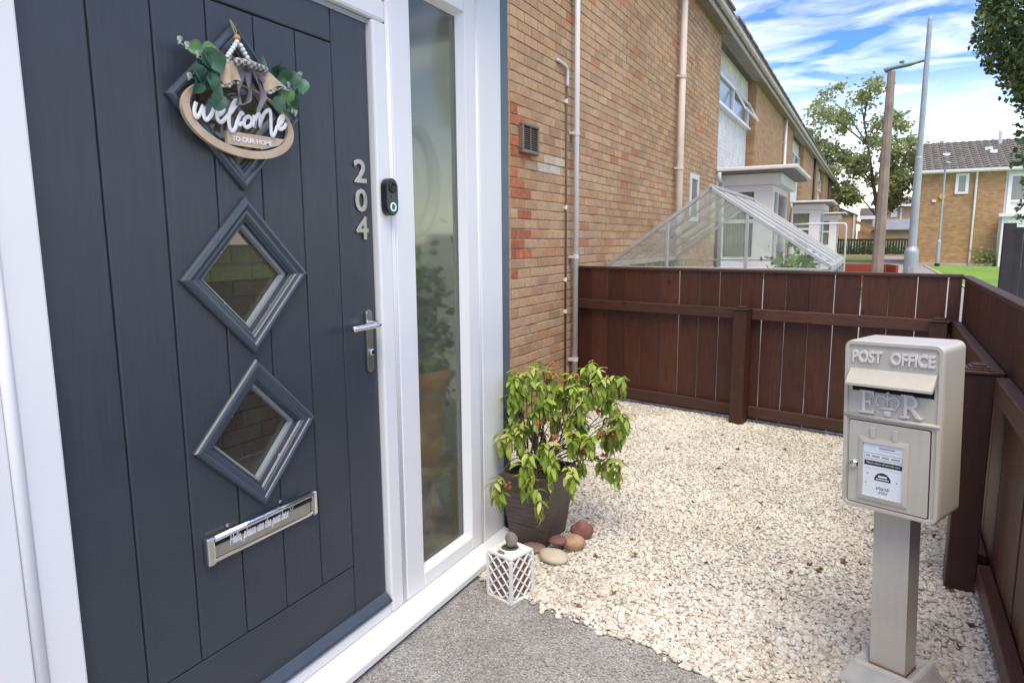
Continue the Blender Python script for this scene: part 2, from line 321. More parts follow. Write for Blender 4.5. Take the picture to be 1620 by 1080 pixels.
class MB:
    def __init__(s): s.bm = bmesh.new()
    def box(s, a, b, bev=0., seg=1, M=None):
        a, b = Vector(a), Vector(b); c = (a+b)/2; d = b-a
        r = bmesh.ops.create_cube(s.bm, size=1, matrix=Matrix.Translation(c) @ Matrix.Diagonal((abs(d.x), abs(d.y), abs(d.z), 1)))
        vv = r['verts']
        if bev:
            ed = list({e for v in vv for e in v.link_edges})
            r2 = bmesh.ops.bevel(s.bm, geom=ed, offset=bev, segments=seg, affect='EDGES', profile=.5, clamp_overlap=True)
            vv = list({v for f in r2['faces'] for v in f.verts} | {v for v in vv if v.is_valid})
        if M is not None: bmesh.ops.transform(s.bm, matrix=M, verts=vv)
        return s
    def prism(s, poly, d0, d1, axis='x', bev=0.):
        """poly: 2D points; extruded along an axis between d0 and d1 (axis x: poly=(y,z); y: (x,z); z: (x,y))"""
        def P(p, d): return {'x': (d, p[0], p[1]), 'y': (p[0], d, p[1]), 'z': (p[0], p[1], d)}[axis]
        lo = [s.bm.verts.new(P(p, d0)) for p in poly]; hi = [s.bm.verts.new(P(p, d1)) for p in poly]; n = len(poly)
        fs = [s.bm.faces.new(lo), s.bm.faces.new(hi[::-1])]
        for i in range(n): fs.append(s.bm.faces.new((lo[i], hi[i], hi[(i+1) % n], lo[(i+1) % n])))
        bmesh.ops.recalc_face_normals(s.bm, faces=fs)
        if bev:
            ed = [e for e in fs[0].edges]+[e for e in fs[1].edges]
            bmesh.ops.bevel(s.bm, geom=ed, offset=bev, segments=2, affect='EDGES', profile=.6, clamp_overlap=True)
        return s
    def tube(s, path, r, seg=8, cap=True, flat=None, closed=False):
        """r: radius or list; flat=(axis vector, factor) squashes the section along the axis"""
        pts = [Vector(p) for p in path]; n = len(pts); rr = r if isinstance(r, (list, tuple)) else [r]*n
        rings = []; prev = None
        for i, p in enumerate(pts):
            if closed: t = (pts[(i+1) % n]-pts[i-1]).normalized()
            else: t = (pts[min(i+1, n-1)]-pts[max(i-1, 0)]).normalized()
            if prev is None:
                a = Vector((0, 0, 1)) if abs(t.z) < .9 else Vector((1, 0, 0)); u = t.cross(a).normalized()
            else:
                u = (prev-t*prev.dot(t)); u = u.normalized() if u.length > 1e-6 else t.orthogonal().normalized()
            prev = u; v = t.cross(u)
            ring = []
            for k in range(seg):
                a = 2*math.pi*k/seg; off = (u*math.cos(a)+v*math.sin(a))*rr[i]
                if flat: ax, f = Vector(flat[0]), flat[1]; off = off-ax*off.dot(ax)*(1-f)
                ring.append(s.bm.verts.new(p+off))
            rings.append(ring)
        m = n if closed else n-1
        for i in range(m):
            A, B = rings[i], rings[(i+1) % n]
            for k in range(seg): s.bm.faces.new((A[k], A[(k+1) % seg], B[(k+1) % seg], B[k]))
        if cap and not closed:
            s.bm.faces.new(rings[0][::-1]); s.bm.faces.new(rings[-1])
        return s
    def lathe(s, prof, seg=20, c=(0, 0, 0), M=None):
        c = Vector(c); rings = []
        for r, z in prof:
            rings.append([s.bm.verts.new(c+Vector((r*math.cos(2*math.pi*k/seg), r*math.sin(2*math.pi*k/seg), z))) for k in range(seg)])
        for A, B in zip(rings, rings[1:]):
            for k in range(seg): s.bm.faces.new((A[k], A[(k+1) % seg], B[(k+1) % seg], B[k]))
        s.bm.faces.new(rings[0][::-1]); s.bm.faces.new(rings[-1])
        if M is not None: bmesh.ops.transform(s.bm, matrix=M, verts=[v for r in rings for v in r])
        return s
    def grid(s, P):
        """P[i][j]: rows of points"""
        V = [[s.bm.verts.new(p) for p in row] for row in P]
        for i in range(len(V)-1):
            for j in range(len(V[0])-1): s.bm.faces.new((V[i][j], V[i+1][j], V[i+1][j+1], V[i][j+1]))
        return s
    def lump(s, c, r, sub=3, amp=.12, seed=0, freq=1.6):
        g = bmesh.ops.create_icosphere(s.bm, subdivisions=sub, radius=1)
        for v in g['verts']:
            k = 1+amp*mnoise.noise(v.co*freq+Vector((seed*3.1, seed*1.7, 0)))*2
            v.co = Vector((v.co.x*r[0]*k, v.co.y*r[1]*k, v.co.z*r[2]*k))+Vector(c)
        return s
    def mesh(s, name):
        bmesh.ops.recalc_face_normals(s.bm, faces=s.bm.faces)
        me = bpy.data.meshes.new(name); s.bm.to_mesh(me); s.bm.free(); return me
    def build(s, name, mat, parent=None, local=True, smooth=False): return finish(name, s.mesh(name), mat, parent, local, smooth)
def B(name, mat, a, b, parent=None, bev=0., local=True): return MB().box(a, b, bev).build(name, mat, parent, local)
def tag(o, label=None, cat=None, group=None, kind=None):
    for k, v in (('label', label), ('category', cat), ('group', group), ('kind', kind)):
        if v: o[k] = v
    return o
def thing(name, label, cat, loc=(0, 0, 0), rotz=0, group=None):
    o = bpy.data.objects.new(name, None); o.empty_display_size = .1; col.objects.link(o); o.location = loc; o.rotation_euler = (0, 0, rotz)
    return tag(o, label, cat, group)
def copy_of(o, parent=None, loc=None):
    c = o.copy(); col.objects.link(c)
    if parent is not None: c.parent = parent
    if loc is not None: c.location = loc
    return c
def text_mesh(body, size, extrude=.002, offset=0., shear=0., align='LEFT', bevel=0., space=1.):
    cu = bpy.data.curves.new('lettering', 'FONT'); cu.body = body; cu.size = size; cu.extrude = extrude; cu.offset = offset; cu.shear = shear
    cu.align_x = align; cu.bevel_depth = bevel; cu.space_character = space; cu.resolution_u = 3
    o = bpy.data.objects.new('lettering', cu); col.objects.link(o); bpy.context.view_layer.update()
    me = bpy.data.meshes.new_from_object(o.evaluated_get(bpy.context.evaluated_depsgraph_get()))
    bpy.data.objects.remove(o); bpy.data.curves.remove(cu); me.materials.clear(); return me
def text(name, body, size, M, mat, parent, width=None, height=None, **kw):
    me = text_mesh(body, size, **kw)
    co = np.empty(len(me.vertices)*3); me.vertices.foreach_get('co', co); co = co.reshape(-1, 3)
    if width: co[:, 0] = (co[:, 0]-co[:, 0].min())*(width/np.ptp(co[:, 0]))
    if height: co[:, 1] = (co[:, 1]-co[:, 1].min())*(height/np.ptp(co[:, 1]))
    me.vertices.foreach_set('co', co.ravel()); me.transform(M)
    return finish(name, me, mat, parent)
def smoothpath(pts, n=5):
    P = [Vector(p) for p in pts]; out = []
    for i in range(len(P)-1):
        a, b, c, d = P[max(i-1, 0)], P[i], P[i+1], P[min(i+2, len(P)-1)]
        for k in range(n):
            t = k/n; out.append(.5*((2*b)+(c-a)*t+(2*a-5*b+4*c-d)*t*t+(3*b-a-3*c+d)*t**3))
    return out+[P[-1]]
DOORF = Matrix(((0, 0, 1, 0), (1, 0, 0, 0), (0, 1, 0, 0), (0, 0, 0, 1)))     # text plane -> wall facing +X
BOXF = Matrix(((1, 0, 0, 0), (0, 0, -1, 0), (0, 1, 0, 0), (0, 0, 0, 1)))      # text plane -> face looking to -Y

def scatter_mesh(name, base_v, base_f, T, rnd, mat, parent=None, smooth=True):
    """join transformed copies of one small mesh into one object. T: (n,3,4)"""
    nv, n = len(base_v), len(T); bv = np.hstack([np.array(base_v), np.ones((nv, 1))])
    co = np.einsum('nij,vj->nvi', T, bv).reshape(-1, 3); bf = np.array(base_f); k = bf.shape[1]
    fi = (bf[None]+(np.arange(n)*nv)[:, None, None]).reshape(-1)
    me = bpy.data.meshes.new(name); me.vertices.add(len(co)); me.vertices.foreach_set('co', co.ravel())
    nf = n*len(bf); me.loops.add(nf*k); me.loops.foreach_set('vertex_index', fi); me.polygons.add(nf)
    me.polygons.foreach_set('loop_start', np.arange(nf)*k)
    try: me.polygons.foreach_set('loop_total', np.full(nf, k))
    except Exception: pass
    me.update(calc_edges=True)
    at = me.attributes.new('rnd', 'FLOAT', 'POINT'); at.data.foreach_set('value', np.repeat(rnd, nv).astype(np.float32))
    me.materials.append(MATS[mat])
    me.polygons.foreach_set('use_smooth', np.full(nf, bool(smooth)))
    me.validate()
    o = bpy.data.objects.new(name, me); col.objects.link(o)
    if parent is not None: o.parent = parent; o.matrix_parent_inverse = wmat(parent).inverted()
    return o
def rand_rots(n, tilt=math.pi):
    q = RNG.normal(size=(n, 4)); q /= np.linalg.norm(q, axis=1, keepdims=True); w, x, y, z = q.T
    return np.stack([np.stack([1-2*(y*y+z*z), 2*(x*y-z*w), 2*(x*z+y*w)], 1), np.stack([2*(x*y+z*w), 1-2*(x*x+z*z), 2*(y*z-x*w)], 1), np.stack([2*(x*z-y*w), 2*(y*z+x*w), 1-2*(x*x+y*y)], 1)], 1)
def flat_rots(n, sd):
    a = RNG.uniform(0, 2*math.pi, n); b = RNG.normal(0, sd, n); c = RNG.normal(0, sd, n); o, l = np.zeros(n), np.ones(n)
    Z = np.stack([np.stack([np.cos(a), -np.sin(a), o], 1), np.stack([np.sin(a), np.cos(a), o], 1), np.stack([o, o, l], 1)], 1)
    X = np.stack([np.stack([l, o, o], 1), np.stack([o, np.cos(b), -np.sin(b)], 1), np.stack([o, np.sin(b), np.cos(b)], 1)], 1)
    Y = np.stack([np.stack([np.cos(c), o, np.sin(c)], 1), np.stack([o, l, o], 1), np.stack([-np.sin(c), o, np.cos(c)], 1)], 1)
    return Y @ X @ Z
LEAFQ_V = [(0, -.5, 0), (.32, -.05, .08), (0, .5, 0), (-.32, -.05, .08)]; LEAFQ_F = [(0, 1, 2), (0, 2, 3)]
def leaf_cloud(name, P, size, mat, parent):
    n = len(P); Rm = rand_rots(n); s = size*RNG.uniform(.6, 1.3, n)
    T = np.concatenate([Rm*s[:, None, None], np.asarray(P)[:, :, None]], 2)
    return scatter_mesh(name, LEAFQ_V, LEAFQ_F, T, RNG.random(n), mat, parent, smooth=False)

TIPS=[[0.1,2.585,0.785],[0.178,2.588,0.81],[0.058,2.599,0.696],[0.128,2.564,0.729],[0.175,2.566,0.764],[0.185,2.673,0.726],[0.143,2.824,0.773],[0.185,2.794,0.689],[0.249,2.824,0.735],[0.336,2.697,0.736],[0.332,2.805,0.792],[0.414,2.767,0.805],[0.458,2.752,0.774],[0.444,2.72,0.76],[0.393,2.721,0.718],[0.236,2.856,0.655],[0.117,2.755,0.617],[0.04,2.708,0.619],[-0.006,2.668,0.543],[0.123,2.546,0.563],[0.175,2.621,0.627],[0.223,2.742,0.592],[0.295,2.817,0.609],[0.307,2.856,0.575],[0.418,2.927,0.598],[0.525,2.732,0.611],[0.473,2.852,0.504],[0.422,2.846,0.499],[0.341,2.756,0.537],[0.354,2.658,0.539],[0.314,2.724,0.49],[0.429,2.667,0.521],[0.279,2.5,0.509],[0.213,2.459,0.474],[0.211,2.45,0.428],[0.314,2.508,0.45],[0.369,2.531,0.415],[0.11,2.388,0.376],[0.26,2.458,0.322],[0.313,2.848,0.355],[0.383,2.865,0.367],[0.465,2.805,0.358],[0.315,2.687,0.596],[0.11,2.754,0.482],[0.197,2.721,0.653],[0.204,2.832,0.697],[0.002,2.718,0.72],[0.105,2.671,0.764],[0.445,2.811,0.711],[0.458,2.855,0.58],[0.509,2.822,0.542],[0.096,2.518,0.542],[0.123,2.572,0.506]]
BLOOMS=[[0.199,2.687,0.583],[0.219,2.558,0.591],[0.281,2.582,0.53],[0.383,2.764,0.66],[0.375,2.686,0.604],[0.413,2.756,0.62],[0.434,2.74,0.531],[0.496,2.748,0.521],[0.429,2.812,0.403],[0.236,2.629,0.789],[0.232,2.674,0.831],[0.341,2.684,0.782],[0.454,2.804,0.672],[0.392,2.672,0.47],[0.139,2.604,0.77],[0.117,2.474,0.324]]
FALLEN=[[0.603,4.727],[0.782,4.616],[0.753,4.425],[1.025,4.561],[1.127,4.448],[0.718,3.993],[1.015,3.554],[0.7,3.411],[1.051,3.219],[0.554,2.837],[0.618,2.68],[0.907,2.754],[0.82,2.506],[0.646,2.347],[0.549,2.197],[1.296,2.942],[1.229,2.828],[1.224,2.591],[0.343,4.245],[0.468,2.604],[1.332,2.909],[1.831,2.709],[1.784,2.541],[1.531,3.432],[1.777,3.489],[1.422,3.028],[1.489,3.037],[1.779,2.758],[1.79,2.958]]

# ================================================================== ground
def sheet(name, poly, z, mat, kind='structure', label=None):
    me = bpy.data.meshes.new(name); me.from_pydata([(x, y, z) for x, y in poly], [], [tuple(range(len(poly)))]); me.update()
    o = bpy.data.objects.new(name, me); col.objects.link(o); me.materials.append(MATS[mat]); return tag(o, label, kind=kind)
sheet('ground', [(-300, -200), (300, -200), (300, 500), (-300, 500)], -.03, 'rough_grass', label='rough green ground running out to the horizon')
sheet('lawn', [(3.75, 7), (30, 7), (30, 39.3), (3.75, 39.3)], -.01, 'lawn_grass', label='bright green mown lawn in front of the far brick house')
sheet('reflection_ground', [(2.0, -6), (30, -6), (30, 7), (2.0, 7)], -.012, 'paving', label='grey ground added outside the brown side fence for the glass reflections')  # unseen grey sheet, added so the door glass reflects grey instead of green
sheet('footpath', [(1.95, 7), (3.75, 7), (3.75, 60), (1.95, 60)], -.006, 'paving', label='grey footpath running away past the lamp posts')
sheet('garden_ground', [(-.85, 5.6), (1.95, 5.0), (1.95, 34), (-.85, 34)], -.004, 'paving', label='paved garden ground beyond the brown fence')
B('path_edging', 'kerb_stone', (3.75, 7, -.03), (3.85, 39.3, .03)); tag(bpy.data.objects['path_edging'], 'pale stone edging between footpath and lawn', kind='structure')
# the forecourt: exposed aggregate pad and the gravel bed
E0, E1 = (-.9, 2.48), (2.1, 1.80)
sheet('aggregate_path', [(-1.2, -3), (2.1, -3), E1, E0, (-1.2, 2.5)], .004, 'aggregate', label='grey speckled aggregate path in front of the door')
bed = sheet('gravel_bed', [E0, E1, (2.05, 5.0), (-.85, 5.65)], .0065, 'gravel_bed', label='bed beneath the cream gravel')
def edge_y(x): return E0[1]+(x-E0[0])*(E1[1]-E0[1])/(E1[0]-E0[0])
def ico(sub):
    bm = bmesh.new(); bmesh.ops.create_icosphere(bm, subdivisions=sub, radius=1); bm.verts.ensure_lookup_table()
    v = np.array([x.co[:] for x in bm.verts]); f = [[x.index for x in y.verts] for y in bm.faces]; bm.free(); return v, f
def gravel():
    def field(n, ylo, yhi):
        x = RNG.uniform(-.84, 2.02, n); y = RNG.uniform(ylo, yhi, n)
        wob = .03*np.sin(x*9)+.02*np.sin(x*23+1)
        ok = (y > edge_y(x)-.022+wob*.5+RNG.normal(0, .012, n)) & (y < 5.62-(x+.85)*.21) & (x < 2.02)
        ok &= ~((x > .05) & (x < .23) & (y > 2.6) & (y < 2.8)) & ~((x < 0) & (y < 2.68))
        return x[ok], y[ok]
    objs = []
    for sub, n, ylo, yhi in ((2, 27000, 1.7, 2.55), (1, 92000, 2.55, 5.65)):
        x, y = field(n, ylo, yhi); m = len(x)
        v, f = ico(sub); r = np.clip(RNG.lognormal(math.log(.0074), .32, m), .004, .018)
        z = RNG.uniform(0, .008, m)+.006
        Rm = flat_rots(m, .38); sc = np.stack([r*RNG.uniform(.9, 1.4, m), r*RNG.uniform(.75, 1.1, m), r*RNG.uniform(.45, .72, m)], 1)
        # angular chips: several noisy shapes
        for k in range(5):
            vv = v*(1+RNG.uniform(-.2, .2, (len(v), 1))); sel = np.arange(m) % 5 == k
            T = np.concatenate([Rm[sel]*sc[sel][:, None, :], np.stack([x, y, z], 1)[sel][:, :, None]], 2)
            objs.append((vv, f, T))
    return objs
def join_scatter(name, parts, mat):
    cos, fis, rn, off = [], [], [], 0
    for v, f, T in parts:
        bv = np.hstack([v, np.ones((len(v), 1))]); co = np.einsum('nij,vj->nvi', T, bv).reshape(-1, 3); f = np.array(f)
        fis.append((f[None]+(np.arange(len(T))*len(v))[:, None, None]).reshape(-1)+off); cos.append(co); off += len(co); rn.append(np.repeat(RNG.random(len(T)), len(v)))
    co = np.concatenate(cos); fi = np.concatenate(fis); nf = len(fi)//3
    me = bpy.data.meshes.new(name); me.vertices.add(len(co)); me.vertices.foreach_set('co', co.ravel()); me.loops.add(len(fi)); me.loops.foreach_set('vertex_index', fi)
    me.polygons.add(nf); me.polygons.foreach_set('loop_start', np.arange(nf)*3); me.update(calc_edges=True)
    at = me.attributes.new('rnd', 'FLOAT', 'POINT'); at.data.foreach_set('value', np.concatenate(rn).astype(np.float32))
    me.polygons.foreach_set('use_smooth', np.ones(nf, bool)); me.materials.append(MATS[mat]); me.validate()
    o = bpy.data.objects.new(name, me); col.objects.link(o); return o
tag(join_scatter('gravel', gravel(), 'gravel_stone'), 'cream stone gravel covering the fenced front yard', kind='stuff')

# ================================================================== the terrace of houses
WX = -.85; PX = -1.02; EAVE = 4.55; PERIOD = 11.1; CH, BL = .0725, .2175
def brick_meshes():
    out = []
    for k in range(4):
        m = MB().box((-.012, -(BL-.0095)/2, 0), (.012, (BL-.0095)/2, CH-.0095), .0035)
        for v in m.bm.verts: v.co += Vector((random.uniform(-.0012, .0012), random.uniform(-.0012, .0012), random.uniform(-.0012, .0012)))
        me = m.mesh('brick'); me.materials.append(MATS['brick_face']); out.append(me)
    half = MB().box((-.012, -.049, 0), (.012, .049, CH-.0095), .0035).mesh('brick'); half.materials.append(MATS['brick_face'])
    return out, half
BRK, HALFB = brick_meshes()
BOXV = [(x, y, z) for x in (-.012, .012) for y in (-.5, .5) for z in (0., 1.)]
BOXF4 = [(0, 1, 3, 2), (4, 6, 7, 5), (0, 4, 5, 1), (2, 3, 7, 6), (0, 2, 6, 4), (1, 5, 7, 3)]
def lay_bricks(x, y0, y1, z0, z1, holes, seed=1):
    rs = random.Random(seed); out = []
    for i in range(int((z1-z0)/CH)):
        z = z0+i*CH; y = y0
        first = True
        while y < y1-.05:
            w = BL/2 if (first and i % 2) else BL
            first = False; w = min(w, y1-y)
            c = y+w/2
            if not any(a < c+w*.3 and c-w*.3 < b and lo < z+CH*.7 and z < hi for a, b, lo, hi in holes):
                out.append((x+rs.uniform(-.0022, .0022), c, z, w-.0095))
            y += w
    return out
def brick_mass(name, bricks, parent, mat='brick_face_mass'):
    T = np.zeros((len(bricks), 3, 4))
    for i, (x, y, z, w) in enumerate(bricks):
        T[i] = [[1, 0, 0, x], [0, w, 0, y], [0, 0, CH-.0095, z]]
    return scatter_mesh(name, BOXV, BOXF4, T, RNG.random(len(bricks)), mat, parent, smooth=False)

def downpipe(house, y, r, mat, x, z0, z1, clips, cmat=None, cap=False):
    p = MB().tube([(x, y, z0), (x, y, z1)], r, 12).build('downpipe', mat, house, False, True)
    for zc in clips:
        m = MB().lathe([(r*1.18, 0), (r*1.18, .035)], 14, (x, y, zc)); m.box((x-.05, y-r*1.9, zc+.006), (x-r*.6, y+r*1.9, zc+.028)); m.build('bracket', cmat or mat, p, False)
    return p
def eaves_and_roof(house, y0, y1, tiles):
    B('soffit', 'soffit', (WX-.06, y0, EAVE), (-.70, y1, EAVE+.02), house, local=False)
    B('fascia', 'fascia', (-.70, y0, EAVE-.03), (-.682, y1, EAVE+.17), house, local=False)
    prof = [(-.681, .02), (-.676, -.03), (-.655, -.055), (-.63, -.055), (-.608, -.03), (-.603, .025), (-.612, .025), (-.618, -.02), (-.635, -.04), (-.652, -.04), (-.668, -.02), (-.672, .02)]
    MB().prism([(a, EAVE+.10+b) for a, b in prof], y0+.005, y1-.005, 'y').build('gutter', 'gutter_beige', house, False)
    rf = MB().prism([(-.62, EAVE+.17), (-.62, EAVE+.20), (-4.9, EAVE+2.32), (-4.9, EAVE+2.28)], y0, y1, 'y').build('roof', 'roof_tile', house, False)
    n = int((y1-y0)/.33)
    for i in range(n):       # lowest course of tiles, the only one seen edge on
        ya = y0+i*.33
        if tiles: B('tile', 'roof_tile', (-.66, ya+.004, EAVE+.203+.01*(i % 2)), (-.592, ya+.326, EAVE+.238+.01*(i % 2)), rf, local=False)
    return rf
def upper_window(house, y0, y1, z0=3.62, z1=4.12, ajar=False):
    w = thing_part = MB()
    w.box((PX, y0, z1-.05), (PX+.06, y1, z1)); w.box((PX, y0, z0), (PX+.06, y1, z0+.05))
    for y in (y0, (y0+y1)/2-.03, y1-.06): w.box((PX, y, z0+.05), (PX+.06, y+.06, z1-.05))
    f = w.build('window', 'white_upvc', house, False)
    for a, b in ((y0+.06, (y0+y1)/2-.03), ((y0+y1)/2+.03, y1-.06)):
        B('pane', 'window_dark', (PX+.002, a, z0+.05), (PX+.02, b, z1-.05), f, local=False)
    B('sill', 'white_upvc', (PX-.01, y0-.03, z0-.04), (PX+.10, y1+.03, z0-.002), f, local=False)
    if ajar:
        yc, m = (y0+y1)/2+.03, MB(); L = z1-z0-.1
        for a, b in (((0, yc, -L), (.03, yc+.05, 0)), ((0, y1-.11, -L), (.03, y1-.06, 0)), ((0, yc+.05, -.05), (.03, y1-.11, 0)), ((0, yc+.05, -L), (.03, y1-.11, -L+.05))): m.box(a, b)
        bmesh.ops.transform(m.bm, matrix=Matrix.Translation((PX+.062, 0, z1-.05)) @ Matrix.Rotation(R(-28), 4, 'Y'), verts=m.bm.verts)
        m.build('open_sash', 'white_upvc', f, False)
def terrace_house(i, y0, label, pipe):
    h = thing('terraced_house', label, 'house', (WX, y0, 0), group='houses of the brick terrace')
    yb, y1 = y0+3.72, y0+PERIOD
    if i == 0: yb, y1 = 4.34, 11.5
    if i > 0:
        B('wall', 'far_brick', (-4.9, yb, -.03), (WX, y1, EAVE), h, local=False)
    B('white_panel', 'white_brick', (-4.9, y0+.01, -.03), (PX, yb-.01, EAVE), h, local=False)
    if i > 0: upper_window(h, y0+.12, yb-.12, ajar=(i == 1))
    eaves_and_roof(h, y0, y1, i < 3)
    if pipe: downpipe(h, *pipe)
    return h
h0 = terrace_house(0, .62, 'nearest house of buff brick with two drainpipes and small air vent', None)
terrace_house(1, 11.5, 'terrace house behind the greenhouse with white painted panel and open window', (20.1, .04, 'pipe_white', -.79, .1, 4.56, (1.2, 2.6, 3.9)))
terrace_house(2, 22.6, 'third terrace house along with white upper panel and black drainpipe', (30.7, .045, 'pipe_black', -.79, .1, 4.56, (1.2, 2.6)))
terrace_house(3, 33.7, 'fourth terrace house along, narrow in view beside the tree', (41.2, .045, 'pipe_black', -.79, .1, 4.56, ()))
terrace_house(4, 44.8, 'farthest house at the end of the brick terrace', None)
# brickwork of the nearest house: one object per brick near its corner, the rest as one mass
win0 = (9.70, 10.22, 1.62, 2.28); vent0 = (4.46, 4.75, 2.0, 2.2)
wall0 = MB().box((-4.9, 4.34, -.03), (WX-.006, 11.5, EAVE)).build('wall', 'mortar', h0, False)
bricks = lay_bricks(WX-.012, 4.345, 11.49, .005, EAVE, [win0])
def in_view_rank(b):
    seen = .35 < b[2] < 2.75 - 0*(b[1]); return (0 if seen else 1, b[1])
bricks.sort(key=in_view_rank)
single, mass = bricks[:290], bricks[290:]
simple('brick_red', (.47, .15, .065), .88, var=.35, scale=22, bump=.5, bscale=60, rnd=True); simple('brick_pale', (.60, .50, .40), .9, var=.2, scale=22, bump=.4, bscale=60, rnd=True)
def tinted(me, mat): c = me.copy(); c.materials.clear(); c.materials.append(MATS[mat]); return c
TINT = {(m, f): tinted(b, m) for m in ('brick_red', 'brick_pale') for f, b in ((1, BRK[0]), (0, HALFB))}; rsb = random.Random(31)
for k, (x, y, z, w) in enumerate(single):
    me = BRK[k*7 % 4] if w > .15 else HALFB
    if y < 4.62 and .95 < z < 2.3 and rsb.random() < .42: me = TINT[('brick_red', int(w > .15))]
    elif 4.8 < y < 5.3 and 1.80 < z < 2.06 and rsb.random() < .6: me = TINT[('brick_pale', int(w > .15))]
    o = bpy.data.objects.new('brick', me); col.objects.link(o); o.location = (x, y, z)
    if .15 < w < .2: o.scale.y = w/(BL-.0095)
    o.parent = wall0; o.matrix_parent_inverse = wmat(wall0).inverted()
bm_ = brick_mass('brickwork', mass, wall0); bm_['kind'] = 'stuff'
# return of the corner
ret = []
Tn = []
for i in range(62):
    z = .005+i*CH; w = (BL if i % 2 == 0 else BL/2)
    Tn.append([[0, w-.0095, 0, WX-w/2-.002], [1, 0, 0, 4.34+.008], [0, 0, CH-.0095, z]])
r_ = scatter_mesh('corner_brickwork', BOXV, BOXF4, np.array(Tn), RNG.random(62), 'brick_face_mass', wall0, smooth=False); r_['kind'] = 'stuff'
# pipes, vent and little window of the nearest house
downpipe(h0, 5.42, .023, 'pipe_grey', WX+.055, .02, 4.56, (.32, 1.21, 2.23, 3.3))
downpipe(h0, 5.30, .008, 'pipe_brown', WX+.015, .02, 2.62, (.75, 1.02, 1.62, 2.47), 'pipe_white')
MB().tube(smoothpath([(WX+.02, 5.30, 2.6), (WX+.022, 5.30, 2.70), (WX+.02, 5.27, 2.75), (WX+.01, 5.12, 2.77)], 4), .013, 8).build('pipe_elbow', 'pipe_grey', h0, False, True)
downpipe(h0, 8.80, .044, 'pipe_beige', WX+.075, .02, 4.56, (2.24, 3.35))
v = MB(); v.box((WX-.01, 4.47, 1.995), (WX+.035, 4.745, 2.02), .006); v.box((WX-.01, 4.47, 2.185), (WX+.035, 4.745, 2.21), .006); v.box((WX-.01, 4.47, 2.02), (WX+.035, 4.492, 2.185), .004); v.box((WX-.01, 4.723, 2.02), (WX+.035, 4.745, 2.185), .004); v.box((WX, 4.602, 2.02), (WX+.03, 4.613, 2.185))
v = v.build('air_vent', 'vent_brown', h0, False); B('vent_back', 'dark_slot', (WX-.005, 4.492, 2.02), (WX+.004, 4.723, 2.185), v, local=False)
for k in range(11):
    for ya, yb_ in ((4.494, 4.601), (4.614, 4.721)):
        MB().box((-.012, ya, 0), (.012, yb_, .004)).build('slat', 'vent_brown', v, False)
        s_ = col.objects[-1] if False else None
zs = [o for o in v.children if o.name.startswith('slat')]
for k, o in enumerate(zs): o.location = Vector((WX+.017, o.location.y, 2.024+.0146*(k//2))); o.rotation_euler.y = R(35)
m = MB(); ya, yb, za, zb = win0
for a, b in (((WX-.06, ya, za), (WX-.02, yb, za+.06)), ((WX-.06, ya, zb-.07), (WX-.02, yb, zb)), ((WX-.06, ya, za+.06), (WX-.02, ya+.07, zb-.07)), ((WX-.06, yb-.07, za+.06), (WX-.02, yb, zb-.07))): m.box((a[0]+.055, a[1], a[2]), (b[0]+.03, b[1], b[2]))
wf = m.build('window', 'white_upvc', h0, False); B('pane', 'window_dark', (WX-.008, ya+.07, za+.06), (WX-.002, yb-.07, zb-.07), wf, local=False)
# brick of the house front seen through the porch glass
inner = brick_mass('inner_brickwork', lay_bricks(PX+.012, .62, 2.66, .05, 2.3, [], 5), h0); inner['kind'] = 'stuff'
MB().lathe([(.02, 0), (.034, .02), (.036, .07), (.02, .09)], 14, (PX+.06, 4.2, 2.18)).build('wall_light', 'steel', h0, False, True)

